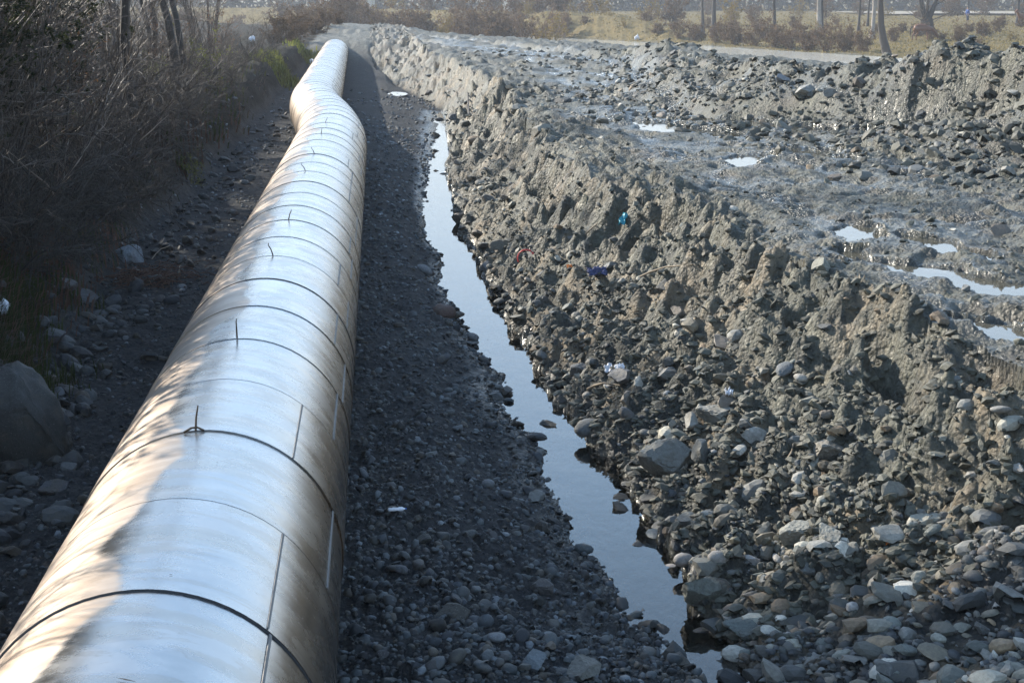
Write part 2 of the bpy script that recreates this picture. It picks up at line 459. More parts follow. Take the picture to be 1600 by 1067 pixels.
def m_ground():
    n = NT('ground')
    P = n.n('ShaderNodeNewGeometry').outputs['Position']
    za = n.n('ShaderNodeVertexColor', layer_name='zone').outputs['Color']
    zb = n.n('ShaderNodeVertexColor', layer_name='zone_more').outputs['Color']
    s1 = n.n('ShaderNodeSeparateColor'); n.l(za, s1.inputs[0]); s2 = n.n('ShaderNodeSeparateColor'); n.l(zb, s2.inputs[0])
    gravel, grass, soil = s1.outputs; wet, brown, leaf = s2.outputs
    big = n.noise(P, 0.9, 5, .6); mid = n.noise(P, 6, 6, .65); fin = n.noise(P, 45, 6, .7)
    cell = n.mix(.5, n.voro(P, 26, out='Color'), n.voro(P, 10, out='Color')); cs = n.n('ShaderNodeSeparateColor'); n.l(cell, cs.inputs[0])
    mud = n.ramp(mid, [(0.28, (0.030, 0.031, 0.026)), (0.5, (0.078, 0.078, 0.058)), (0.70, (0.155, 0.152, 0.112))])
    mud = n.mix(n.mrange(fin, .56, .74), mud, (0.19, 0.18, 0.14))
    mud = n.mix(n.mrange(big, .50, .72), mud, (0.10, 0.085, 0.06))
    gr = n.ramp(cs.outputs[0], [(0.0, (0.016, 0.018, 0.020)), (0.5, (0.032, 0.036, 0.041)), (0.85, (0.058, 0.060, 0.062)), (1.0, (0.11, 0.11, 0.11))])
    gr = n.mix(n.mrange(fin, .35, .75), n.mix(0.6, gr, (0.03, 0.03, 0.03)), gr)
    gs = n.ramp(n.noise(P, 1.6, 8, .75), [(0.32, (0.06, 0.045, 0.028)), (0.45, (0.13, 0.105, 0.045)), (0.58, (0.19, 0.145, 0.065)), (0.72, (0.09, 0.062, 0.04))])
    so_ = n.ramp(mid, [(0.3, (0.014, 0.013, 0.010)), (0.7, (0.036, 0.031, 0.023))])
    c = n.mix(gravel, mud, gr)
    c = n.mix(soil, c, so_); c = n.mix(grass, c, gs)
    c = n.mix(n.math('MULTIPLY', brown, n.mrange(mid, .35, .6)), c, (0.20, 0.155, 0.10))
    c = n.mix(n.math('MULTIPLY', wet, 0.55), c, (0.05, 0.05, 0.045))
    h = n.math('ADD', n.math('MULTIPLY', mid, 0.5), n.math('ADD', n.math('MULTIPLY', fin, .35), n.math('ADD', n.math('MULTIPLY', n.voro(P, 30), -0.35), n.math('MULTIPLY', n.voro(P, 11), -0.5))))
    nm = n.bump(h, 1.0, 0.06)
    dryness = n.math('MAXIMUM', n.math('MAXIMUM', n.math('MULTIPLY', gravel, .8), soil), grass)
    ro = n.mix(dryness, n.mix(n.mrange(fin, .3, .7), (.42,) * 3, (.80,) * 3), (.92,) * 3)
    ro = n.mix(wet, ro, (.13,) * 3)
    n.bsdf(Base_Color=c, Roughness=ro, Normal=nm, Specular_IOR_Level=n.math('SUBTRACT', .5, n.math('MULTIPLY', dryness, .35)))
    return n.m

def m_stone(name, tint=(1, 1, 1)):
    """stones take their own colour from a per-stone attribute"""
    n = NT(name)
    tc = n.n('ShaderNodeTexCoord').outputs['Object']
    P = n.n('ShaderNodeNewGeometry').outputs['Position']
    c = n.n('ShaderNodeVertexColor', layer_name='stone').outputs['Color']
    f = n.noise(P, 55, 6, .7); g = n.noise(P, 9, 4)
    c = n.mix(1.0, c, n.ramp(f, [(0.25, (.6, .6, .6)), (0.75, (1.3, 1.3, 1.3))]), 'MULTIPLY')
    c = n.mix(n.mrange(g, .5, .72, 0, .55), c, (0.10, 0.088, 0.066))
    n.bsdf(Base_Color=c, Roughness=n.mix(f, (.45,) * 3, (.8,) * 3), Normal=n.bump(f, .5, .012))
    return n.m

def m_rock():
    """single stones: colour from the object colour"""
    n = NT('rock')
    oi = n.n('ShaderNodeObjectInfo'); tc = n.n('ShaderNodeTexCoord').outputs['Object']
    P = n.n('ShaderNodeNewGeometry').outputs['Position']
    f = n.noise(P, 40, 8, .7); g = n.noise(P, 7, 4); v = n.noise(P, 130, 3)
    c = n.mix(1.0, oi.outputs['Color'], n.ramp(f, [(0.25, (.55, .55, .55)), (0.75, (1.35, 1.35, 1.35))]), 'MULTIPLY')
    c = n.mix(n.mrange(v, .62, .7, 0, .35), c, (.5, .5, .48))
    c = n.mix(n.mrange(g, .48, .72, 0, .6), c, (0.11, 0.095, 0.07))
    n.bsdf(Base_Color=c, Roughness=n.mix(f, (.45,) * 3, (.85,) * 3), Normal=n.bump(n.math('ADD', f, n.math('MULTIPLY', g, .6)), .7, .02))
    return n.m

def m_water(name, tint=(0.55, 0.55, 0.48), ripple=1.0, murk=0.0, mc=(.2, .2, .18), ior=1.75):
    n = NT(name)
    P = n.n('ShaderNodeNewGeometry').outputs['Position']
    mp = n.n('ShaderNodeMapping'); mp.inputs['Scale'].default_value = (1, .5, 1); n.l(P, mp.inputs[0])
    w = n.noise(mp.outputs[0], 5.0, 3, .5); w2 = n.noise(mp.outputs[0], 22.0, 2, .5)
    hh = n.math('ADD', w, n.math('MULTIPLY', w2, .2))
    nm = n.bump(hh, 0.06 * ripple, 0.05)
    fr = n.n('ShaderNodeFresnel'); fr.inputs['IOR'].default_value = ior; n.l(nm, fr.inputs['Normal'])
    tr = n.n('ShaderNodeBsdfTransparent'); tr.inputs[0].default_value = tint + (1,)
    df = n.n('ShaderNodeBsdfDiffuse'); df.inputs[0].default_value = mc + (1,)
    gl = n.n('ShaderNodeBsdfGlossy'); gl.inputs['Roughness'].default_value = 0.02; n.l(nm, gl.inputs['Normal'])
    m0 = n.n('ShaderNodeMixShader'); m0.inputs[0].default_value = murk; n.l(tr.outputs[0], m0.inputs[1]); n.l(df.outputs[0], m0.inputs[2])
    m1 = n.n('ShaderNodeMixShader'); n.l(fr.outputs[0], m1.inputs[0]); n.l(m0.outputs[0], m1.inputs[1]); n.l(gl.outputs[0], m1.inputs[2])
    n.l(m1.outputs[0], n.out.inputs['Surface'])
    return n.m

def m_pipe():
    n = NT('aluminium_cladding')
    P = n.n('ShaderNodeNewGeometry').outputs['Position']
    oi = n.n('ShaderNodeObjectInfo')
    uv = n.n('ShaderNodeUVMap', uv_map='around').outputs['UV']
    su = n.n('ShaderNodeSeparateXYZ'); n.l(uv, su.inputs[0])
    ang = su.outputs[0]                                      # metres round from the crown, left negative
    sp = n.n('ShaderNodeSeparateXYZ'); n.l(P, sp.inputs[0]); yy = sp.outputs[1]
    cv = n.n('ShaderNodeCombineXYZ'); n.l(ang, cv.inputs[0]); n.l(yy, cv.inputs[1]); n.l(n.math('MULTIPLY', oi.outputs['Random'], 9.0), cv.inputs[2])
    cw = n.n('ShaderNodeCombineXYZ'); n.l(ang, cw.inputs[0]); n.l(yy, cw.inputs[1])
    def stretched(v, sx, sy):
        m = n.n('ShaderNodeMapping'); m.inputs['Scale'].default_value = (sx, sy, 1); n.l(v, m.inputs[0]); return m.outputs[0]
    fringe = n.noise(stretched(cw.outputs[0], 3, 26), 1.0, 6, .7)
    slow = n.noise(stretched(cw.outputs[0], .9, .75), 1.0, 2, .5)
    streak = n.noise(stretched(cv.outputs[0], .8, 9), 1.0, 5, .65)
    # dry, dusty side against the dewy crown; the border wanders and is frayed round the girth
    border = n.math('ADD', n.math('MULTIPLY', n.math('SUBTRACT', slow, .5), 0.75), n.math('MULTIPLY', n.math('SUBTRACT', fringe, .5), 0.09))
    dry = n.mrange(n.math('SUBTRACT', n.math('SUBTRACT', -0.17, ang), border), -0.02, 0.03)
    drips = n.noise(stretched(cv.outputs[0], 1.2, 5), 1.0, 6, .6, .6)
    grain = n.noise(stretched(cv.outputs[0], 60, 260), 1.0, 3, .7)
    cloudy = n.noise(stretched(cv.outputs[0], 4, 4), 1.0, 5, .65)
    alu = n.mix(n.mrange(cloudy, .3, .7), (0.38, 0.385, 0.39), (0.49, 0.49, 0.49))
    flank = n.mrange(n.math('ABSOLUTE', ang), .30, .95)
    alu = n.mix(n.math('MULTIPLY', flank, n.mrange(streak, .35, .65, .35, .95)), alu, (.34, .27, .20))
    dark_reflection = n.mrange(n.math('ADD', ang, n.math('MULTIPLY', n.math('SUBTRACT', slow, .5), .25)), .40, .62)  # dark reflection on the right flank, painted into the metal's colour
    alu = n.mix(n.math('MULTIPLY', dark_reflection, n.mrange(streak, .32, .68, .95, .45)), alu, (.15, .112, .075))
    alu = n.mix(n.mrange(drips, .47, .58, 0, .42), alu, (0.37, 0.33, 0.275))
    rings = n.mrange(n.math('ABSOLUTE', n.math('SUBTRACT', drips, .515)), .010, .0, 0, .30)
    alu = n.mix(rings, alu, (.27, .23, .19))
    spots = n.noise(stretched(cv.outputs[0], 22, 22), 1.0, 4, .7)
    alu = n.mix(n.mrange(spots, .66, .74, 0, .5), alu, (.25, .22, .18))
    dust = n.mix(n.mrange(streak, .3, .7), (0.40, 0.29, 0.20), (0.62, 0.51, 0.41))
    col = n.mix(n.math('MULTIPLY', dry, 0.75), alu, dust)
    ro = n.mix(dry, n.mix(n.mrange(cloudy, .3, .7), (.20,) * 3, (.33,) * 3), (.40,) * 3)
    ro = n.math('ADD', ro, n.math('MULTIPLY', n.math('SUBTRACT', grain, .5), .10))
    met = n.math('SUBTRACT', .97, n.math('MULTIPLY', dry, .27))
    tn = n.n('ShaderNodeTangent', direction_type='UV_MAP', uv_map='around')
    h = n.math('ADD', n.math('MULTIPLY', n.noise(stretched(cv.outputs[0], 1.5, 4), 1.0, 2, .5), 1.0), n.math('MULTIPLY', grain, .012))
    nm = n.bump(h, .22, .02)
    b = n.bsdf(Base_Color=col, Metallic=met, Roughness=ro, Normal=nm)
    b.inputs['Coat Weight'].default_value = 0.0
    return n.m

def m_bark(name, c, var=.35, rough=.75):
    n = NT(name)
    tc = n.n('ShaderNodeTexCoord').outputs['Object']; oi = n.n('ShaderNodeObjectInfo')
    f = n.noise(tc, 3.0, 6, .7)
    c1 = n.ramp(f, [(0.3, tuple(q * (1 - var) for q in c)), (0.7, tuple(q * (1 + var) for q in c))])
    c1 = n.mix(oi.outputs['Random'], n.mix(.35, c1, (c[0] * 1.25, c[1] * .95, c[2] * .8)), c1)
    n.bsdf(Base_Color=c1, Roughness=rough); return n.m

def m_leaf(name, c, var=.4):
    n = NT(name)
    P = n.n('ShaderNodeNewGeometry').outputs['Position']
    f = n.noise(P, 2.5, 4, .7)
    c1 = n.ramp(f, [(0.3, tuple(q * (1 - var) for q in c)), (0.7, tuple(q * (1 + var) for q in c))])
    d = n.n('ShaderNodeBsdfDiffuse'); t = n.n('ShaderNodeBsdfTranslucent'); n.l(c1, d.inputs[0]); n.l(c1, t.inputs[0])
    m = n.n('ShaderNodeMixShader'); m.inputs[0].default_value = .4; n.l(d.outputs[0], m.inputs[1]); n.l(t.outputs[0], m.inputs[2])
    n.l(m.outputs[0], n.out.inputs['Surface']); return n.m

M = dict(
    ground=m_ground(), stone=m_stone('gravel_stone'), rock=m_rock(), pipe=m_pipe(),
    water=m_water('ditch_water'), puddle=m_water('puddle_water', ripple=.8, murk=.55, mc=(.16, .15, .115), ior=1.42), river=m_water('river_water', ripple=3, murk=1.0, mc=(.80, .78, .70), ior=1.12),
    joint=m_simple('joint_seal', (.03, .03, .032), .6), spike=m_simple('rusty_spike', (.07, .045, .025), .7, .3), lap=m_simple('lap_edge', (.20, .19, .18), .6, .7, .1),
    scratch=m_simple('tar_smear', (.02, .02, .02), .8),
    bark=m_bark('shrub_bark', (.058, .047, .038), rough=.55), twig=m_bark('twig_bark', (.105, .078, .058), rough=.48), dark=m_bark('trunk_bark', (.04, .035, .03)), pale=m_bark('pale_bark', (.30, .27, .23)),
    redtwig=m_bark('reddish_twig', (.17, .095, .065)), fartwig=m_bark('far_twig', (.20, .155, .11)),
    leaf=m_leaf('yellow_green_leaf', (.16, .17, .045), .6), dead=m_leaf('dead_leaf', (.22, .11, .05)), grass=m_leaf('grass_blade', (.05, .065, .02)), straw=m_leaf('dry_straw', (.25, .20, .09)),
    palebark=m_bark('pale_twig_bark', (.20, .165, .13), rough=.5), ivy=m_leaf('ivy_leaf', (.035, .042, .02)), woods=m_leaf('far_woods', (.085, .085, .075)), ochre=m_leaf('ochre_leaf', (.22, .16, .05)), scrub=m_leaf('scrub_leaf', (.15, .105, .068)), mudclod=None,
    blue=m_simple('blue_plastic', (.02, .12, .40), .4), white=m_simple('white_plastic', (.75, .76, .80), .4), red=m_simple('red_plastic', (.62, .06, .045), .45), teal=m_simple('teal_plastic', (.03, .28, .36), .3),
    orange=m_simple('orange_scrap', (.65, .20, .03), .6), wood=m_simple('grey_stick', (.22, .18, .13), .8), navy=m_simple('navy_cloth', (.05, .06, .14), .8), jacket=m_simple('blue_jacket', (.02, .07, .25), .8, var=.1),
    jeans=m_simple('dark_trousers', (.03, .04, .08), .8, var=.1), skin=m_simple('skin', (.45, .28, .2), .6, var=.05), hair=m_simple('dark_hair', (.02, .016, .012), .7),
    horse=m_simple('chestnut_coat', (.16, .065, .03), .55, var=.2, scale=4), mane=m_simple('dark_mane', (.05, .025, .015), .8), concrete=m_simple('concrete', (.42, .41, .38), .85, scale=6),
    debris=m_bark('brown_debris', (.10, .05, .03)), road=m_simple('pale_road', (.26, .23, .18), .9, scale=.5), plank=m_simple('weathered_slat', (.30, .27, .22), .85))

# ------------------------------------------------------------------ ground sheets
def build_ground():
    y1 = 4.2 * (44 / 4.2) ** np.linspace(0, 1, 700); y2 = 44 * (430 / 44) ** np.linspace(0, 1, 270)[1:]
    ys = np.concatenate([[-25, -12, -5, 0, 2, 3.2], y1, y2, [520, 700, 1100, 2000]])
    sf = np.concatenate([np.linspace(-.26, -.04, 90)[:-1], np.linspace(-.04, .43, 420)])
    s = np.concatenate([[-6, -3, -1.6, -1.0, -.75, -.6], np.linspace(-.5, -.265, 42), sf, np.linspace(.433, .60, 84), [.75, 1, 1.6, 3, 6]])
    Yg = np.repeat(ys[:, None], len(s), 1)
    Xg = s[None] * np.maximum(ys, 4.2)[:, None]
    x, y = Xg.ravel(), Yg.ravel()
    z, mk = land(x, y)
    V = np.stack([x, y, z], 1)
    nr, nc = len(ys), len(s)
    i = np.arange((nr - 1) * (nc - 1)); r_, c_ = i // (nc - 1), i % (nc - 1)
    q = np.stack([r_ * nc + c_, r_ * nc + c_ + 1, (r_ + 1) * nc + c_ + 1, (r_ + 1) * nc + c_], 1)
    soil = sstep(0.02, .3, mk['left'])
    brown = np.clip(mk['face'] * sstep(-.1, .35, fbm(x * 1.1, y * 1.1, 201, 3)) * 0.9, 0, 1)
    Z1 = np.stack([np.clip(np.maximum(mk['gravel'], np.maximum(mk['grav_r'] * .8, .6 * mk['lowr'])), 0, 1), mk['field'], soil], 1)
    wetm = np.clip(np.maximum(np.maximum(mk['wet'], .8 * sstep(.45, .9, mk['tread']) * sstep(-.3, .1, fbm(x * .5, y * .5, 206, 2))), np.maximum(.7 * mk['flat'] * sstep(-.2, .2, fbm(x * .4, y * .4, 205, 2)), sstep(.18, .02, z - ZW) * (x > -.5) * (x < 4) * (y < 53))), 0, 1)
    Z2 = np.stack([wetm, brown, mk['cl']], 1)
    mid = q.mean(1).astype(int)
    f0 = q[:, 0]
    reg = np.where(mk['field'][f0] > .5, 2, np.where(mk['left'][f0] > .4, 3, np.where((x[f0] < (mk['xl'][f0] + mk['xr'][f0]) / 2) & (y[f0] < 86), 0, 1)))
    for k, nm in enumerate(('gravel_path', 'mud_ground', 'field', 'left_bank_ground')):
        qq = q[reg == k]
        u, inv = np.unique(qq.ravel(), return_inverse=True)
        me = np_mesh(nm, V[u], inv.reshape(-1, 4))
        set_col(me, 'zone', Z1[u]); set_col(me, 'zone_more', Z2[u])
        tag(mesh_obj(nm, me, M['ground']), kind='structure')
    return x, y, z, mk, nr, nc
GX, GY, GZ, GM, NR, NC = build_ground()

def ribbon(name, left, right, z, mat):
    V = []; 
    for l_, r_ in zip(left, right): V += [(l_[0], l_[1], z), (r_[0], r_[1], z)]
    T = [(2 * i, 2 * i + 1, 2 * i + 3, 2 * i + 2) for i in range(len(left) - 1)]
    return mesh_obj(name, np_mesh(name, V, T), mat)
yy = np.concatenate([[3.0], np.linspace(5, 52.6, 120)])
wl = [(np.interp(v, WLc[:, 1], WLc[:, 0]) - .35, v) for v in yy]; wr = [(np.interp(v, WRc[:, 1], WRc[:, 0]) + .35, v) for v in yy]
tag(ribbon('ditch_water', wl, wr, ZW, M['water']), kind='structure')
rl, rr_ = [], []
for i in range(len(RIV)):
    p0 = np.array(RIV[max(i - 1, 0)]); p1 = np.array(RIV[min(i + 1, len(RIV) - 1)]); d_ = (p1 - p0) / np.linalg.norm(p1 - p0); n_ = np.array([-d_[1], d_[0]])
    rl.append(np.array(RIV[i]) + n_ * 5.4); rr_.append(np.array(RIV[i]) - n_ * 5.4)
tag(ribbon('river_water', rl, rr_, ZR, M['river']), kind='structure')
for ((px, py), ln, wd, dg, lb), (qx, qy, _a, _b, an) in zip(PUD, PUDW):
    th = np.linspace(0, 2 * np.pi, 25)[:-1]
    u, v = 1.45 * ln * np.cos(th), 1.7 * wd * np.sin(th)
    v = v - 0.35 * wd * np.sin(u * 5 / ln + qx)
    zz = PLEV(qx, qy)
    V = [(qx, qy, zz)] + [(qx + a_ * math.cos(an) - b_ * math.sin(an), qy + a_ * math.sin(an) + b_ * math.cos(an), zz) for a_, b_ in zip(u, v)]
    o = mesh_obj('puddle', np_mesh('puddle', V, [(0, 1 + i, 1 + (i + 1) % 24) for i in range(24)]), M['puddle'])
    tag(o, kind='structure', label=lb)
th = np.linspace(0, 2 * np.pi, 25)[:-1]
o = mesh_obj('puddle', np_mesh('puddle', [(POOL[0], POOL[1], POOLZ)] + [(POOL[0] + .42 * math.cos(t_), POOL[1] + 1.25 * math.sin(t_), POOLZ) for t_ in th], [(0, 1 + i, 1 + (i + 1) % 24) for i in range(24)]), M['puddle'])
tag(o, kind='structure', label='pale pool at the foot of the far slope beyond the ditch')

# ------------------------------------------------------------------ the pipe
R = 0.65
AX, AZ = -0.855, H - 4.14 * 0.65
SHW = 1.0968
def axis(y):
    """centre line of the pipe at distance y"""
    x = AX + (-1.62 - AX) * float(sstep(30.0, 45.0, np.array(y))) + (-0.60) * max(0.0, (y - 46) / 54)
    z = AZ - 0.05 * float(sstep(32, 42, np.array(y))) - 0.011 * max(0, y - 82) ** 2
    return Vector((x, y, z))
def tube_rings(stations, radii, n=64, a0=0.0, a1=2 * math.pi):
    """verts of rings round the pipe's line; angle 0 at the crown, growing to the right"""
    V = []; U = []
    for y, r in zip(stations, radii):
        c = axis(y); tg = (axis(y + .05) - axis(y - .05)).normalized()
        rt = tg.cross(Vector((0, 0, 1))).normalized(); up = rt.cross(tg)
        for i in range(n):
            t = a0 + (a1 - a0) * i / (n - 1)
            V.append(c + rt * (math.sin(t) * r) + up * (math.cos(t) * r)); U.append((t * R, y))
    return V, U
def tube_mesh(name, stations, radii, n=64, a0=-math.pi, a1=math.pi, uv=True):
    V, U = tube_rings(stations, radii, n, a0, a1)
    T = [(k * n + i, k * n + i + 1, (k + 1) * n + i + 1, (k + 1) * n + i) for k in range(len(stations) - 1) for i in range(n - 1)]
    me = np_mesh(name, [tuple(v) for v in V], T)
    if uv:
        ul = me.uv_layers.new(name='around')
        idx = np.array(T).ravel(); ul.data.foreach_set('uv', np.array(U, np.float32)[idx].ravel())
    return me
pipe = empty('insulated_pipe', (AX, 5.62, 0))
tag(pipe, 'large silvery pipeline clad in ringed metal sheets running along the gravel', 'pipe')
def under(o, root):
    o.parent = root; o.matrix_parent_inverse = Matrix.Translation(-Vector(root.location)); return o
Y0 = 5.62
K0, K1 = -5, 84
for k in range(K0, K1):
    ya, yb = Y0 + SHW * k, Y0 + SHW * (k + 1)
    big = (k % 6 == 0)
    lip = 0.003 if big else 0.0015
    jr = random.Random(k); sag = jr.uniform(-.002, .002)
    m = 2 if k < 78 else 5
    st = list(np.linspace(ya, yb + .05, m)); rd = list(np.linspace(R + lip + sag, R - .003 + sag, m))
    nn_ = 72 if k < 20 else 48
    me = tube_mesh('cladding_sheet', st, rd, nn_)
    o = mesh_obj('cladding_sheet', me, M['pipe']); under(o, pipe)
    # the turned-in near edge, a thin ring of its own
    under_lip = mesh_obj('sheet_edge', tube_mesh('sheet_edge', [ya + .012, ya], [R - .025, R + lip + sag], nn_), M['pipe']); under_lip.parent = o
    if big:
        w_ = .004
        j = mesh_obj('joint_seal', tube_mesh('joint_seal', [ya - w_, ya - w_ * .9, ya + .004], [R - .02, R + .0015, R + .0015], 64, uv=False), M['joint']); under(j, pipe)
    if k < 60:
        # the lap where the sheet's two edges meet, on the pipe's right shoulder
        an = {0: .72, 2: .69, 5: .96, 8: 1.15, 12: .9, 1: 1.2, 3: 1.1, 4: 1.2, 6: 1.15, 7: .9}.get(k, jr.choice([.75, .9, 1.05, 1.2]))
        s_ = np.linspace(ya + .01, yb - .005, 6)
        V, _ = tube_rings(s_, np.linspace(R + lip + .004, R + .002, 6), 3, an, an + .016)
        V2, _ = tube_rings(s_, [R - .002] * 6, 2, an - .004, an - .004)
        vv = [tuple(v) for v in V] + [tuple(V2[i * 2]) for i in range(6)]
        T = [(i * 3 + q, i * 3 + q + 1, i * 3 + q + 4, i * 3 + q + 3) for i in range(5) for q in range(2)] + [(18 + i, i * 3, i * 3 + 3, 19 + i) for i in range(5)]
        l_ = mesh_obj('sheet_lap', np_mesh('sheet_lap', vv, T, False), M['lap']); l_.parent = o
# the far end turns down and is closed by a domed cap
ye = Y0 + SHW * K1
st = list(ye + np.array([.05, .3, .5, .62, .68, .70])); rd = [R, R * .98, R * .88, R * .65, R * .35, .01]
under(mesh_obj('end_cap', tube_mesh('end_cap', st, rd, 48), M['pipe']), pipe)
def tube(P, r0, r1, n=5, seed=0):
    """a bent tapering rod through points P, as vertices and quads"""
    P = [Vector(p) for p in P]; V = []; T = []
    for i, p in enumerate(P):
        d = (P[min(i + 1, len(P) - 1)] - P[max(i - 1, 0)]).normalized()
        u = d.orthogonal().normalized(); w = d.cross(u)
        r = r0 + (r1 - r0) * i / (len(P) - 1)
        V += [tuple(p + u * math.cos(t) * r + w * math.sin(t) * r) for t in [2 * math.pi * j / n for j in range(n)]]
    for i in range(len(P) - 1):
        for j in range(n):
            T.append((i * n + j, i * n + (j + 1) % n, (i + 1) * n + (j + 1) % n, (i + 1) * n + j))
    return V, T
# iron pins standing on the ring seams
for k, an, hgt, lean in [(2, -.06, .125, .10), (4, -.03, .12, -.02), (7, .0, .10, -.3), (9, .02, .09, .2), (13, -.02, .09, -.4), (15, .02, .085, -.3), (18, 0, .08, .1), (20, .0, .08, .25)]:
    y = Y0 + SHW * k; c = axis(y); b = c + Vector((math.sin(an) * (R + .002), 0, math.cos(an) * (R + .002)))
    V, T = tube([b, b + Vector((lean * .05, -.004, hgt * .5)), b + Vector((lean * .12, -.004, hgt * .85)), b + Vector((lean * .12 + .004, -.008, hgt))], .006, .003)
    V2, T2 = ([], []) if k != 2 else tube([b + Vector((-.055, -.02, -.004)), b + Vector((-.02, -.006, .014)), b + Vector((.006, 0, .016)), b + Vector((.04, -.004, .001))], .006, .005)
    T2 = [tuple(i + len(V) for i in t) for t in T2]
    under(mesh_obj('iron_pin', np_mesh('iron_pin', V + V2, T + T2), M['spike']), pipe)
# small tar marks on the near sheets
def mark(px, py, ln, wd, rot):
    d = ray(px, py); best = None
    for t in np.linspace(3, 9, 3000):
        p = np.array([0, 0, H]) + d * t; c = axis(p[1])
        if (p[0] - c.x) ** 2 + (p[2] - c.z) ** 2 < (R + .012) ** 2: best = p; break
    if best is None: return
    y = best[1]; an = math.atan2(best[0] - AX, best[2] - AZ)
    V = []; nn = 9
    jr = random.Random(int(px))
    for i in range(nn):
        f = i / (nn - 1) - .5
        for s_ in (-1, 1):
            w = wd * (1 - 3 * f * f) * jr.uniform(.5, 1.3) * s_
            du = f * ln * math.cos(rot) - w * math.sin(rot); dv = f * ln * math.sin(rot) + w * math.cos(rot)
            yy_ = y + dv; aa = an + du / R
            kk = math.floor((yy_ - Y0) / SHW); fr = (yy_ - Y0) / SHW - kk
            lip = .003 if kk % 6 == 0 else .0015
            r = R + lip * (1 - fr) + .004
            c = axis(yy_); V.append((c.x + r * math.sin(aa), yy_, c.z + r * math.cos(aa)))
    T = [(2 * i, 2 * i + 1, 2 * i + 3, 2 * i + 2) for i in range(nn - 1)]
    under(mesh_obj('tar_mark', np_mesh('tar_mark', V, T), M['scratch']), pipe)
for q in [(197, 1058, .065, .004, -.35), (267, 895, .012, .003, 0), (152, 984, .010, .002, 0), (340, 720, .010, .003, .2), (435, 380, .02, .004, .1)]: mark(*q)

# ------------------------------------------------------------------ stones
def ico(sub):
    t = (1 + 5 ** .5) / 2
    V = [(-1, t, 0), (1, t, 0), (-1, -t, 0), (1, -t, 0), (0, -1, t), (0, 1, t), (0, -1, -t), (0, 1, -t), (t, 0, -1), (t, 0, 1), (-t, 0, -1), (-t, 0, 1)]
    V = [tuple(np.array(v) / np.linalg.norm(v)) for v in V]
    T = [(0, 11, 5), (0, 5, 1), (0, 1, 7), (0, 7, 10), (0, 10, 11), (1, 5, 9), (5, 11, 4), (11, 10, 2), (10, 7, 6), (7, 1, 8), (3, 9, 4), (3, 4, 2), (3, 2, 6), (3, 6, 8), (3, 8, 9), (4, 9, 5), (2, 4, 11), (6, 2, 10), (8, 6, 7), (9, 8, 1)]
    for _ in range(sub):
        mid = {}; T2 = []
        def mp(a_, b_):
            kx = (min(a_, b_), max(a_, b_))
            if kx not in mid:
                v = np.array(V[a_]) + np.array(V[b_]); V.append(tuple(v / np.linalg.norm(v))); mid[kx] = len(V) - 1
            return mid[kx]
        for a_, b_, c_ in T:
            ab, bc, ca = mp(a_, b_), mp(b_, c_), mp(c_, a_)
            T2 += [(a_, ab, ca), (b_, bc, ab), (c_, ca, bc), (ab, bc, ca)]
        T = T2
    return np.array(V), np.array(T)
def stone_shape(sub, seed, angular):
    """unit stone: a ball cut by random planes (angular) or swollen by slow noise (rounded)"""
    r_ = np.random.default_rng(seed); V, T = ico(sub)
    if angular:
        for _ in range(13):
            nrm = r_.normal(size=3); nrm /= np.linalg.norm(nrm); dd = r_.uniform(.45, .8)
            pr = V @ nrm; V = V - np.outer(np.maximum(pr - dd, 0), nrm)
    else:
        for _ in range(5):
            k = r_.normal(size=3) * 1.3; V = V * (1 + .09 * np.sin(V @ k + r_.uniform(0, 6)))[:, None]
    V = V * (1 + .03 * r_.normal(size=(len(V), 1)))
    V = V * np.array([1.0, r_.uniform(.62, .9), r_.uniform(.42, .7)])
    return V / np.abs(V[:, :1]).max(), T

def rot_mats(n, tilt, r_):
    """random headings with some tilt"""
    yaw = r_.uniform(0, 2 * np.pi, n); tx = r_.normal(0, tilt, n); ty = r_.normal(0, tilt, n)
    cz, sz, cx, sx, cy, sy = np.cos(yaw), np.sin(yaw), np.cos(tx), np.sin(tx), np.cos(ty), np.sin(ty)
    o_, l_ = np.zeros(n), np.ones(n)
    Rz = np.stack([np.stack([cz, -sz, o_], 1), np.stack([sz, cz, o_], 1), np.stack([o_, o_, l_], 1)], 1)
    Rx = np.stack([np.stack([l_, o_, o_], 1), np.stack([o_, cx, -sx], 1), np.stack([o_, sx, cx], 1)], 1)
    Ry = np.stack([np.stack([cy, o_, sy], 1), np.stack([o_, l_, o_], 1), np.stack([-sy, o_, cy], 1)], 1)
    return Ry @ Rx @ Rz
PAL = np.array([(.11, .112, .113), (.07, .075, .08), (.15, .147, .136), (.21, .203, .183), (.105, .094, .076), (.085, .094, .092), (.12, .102, .088), (.27, .262, .25), (.15, .112, .078), (.055, .058, .062), (.13, .13, .12)])
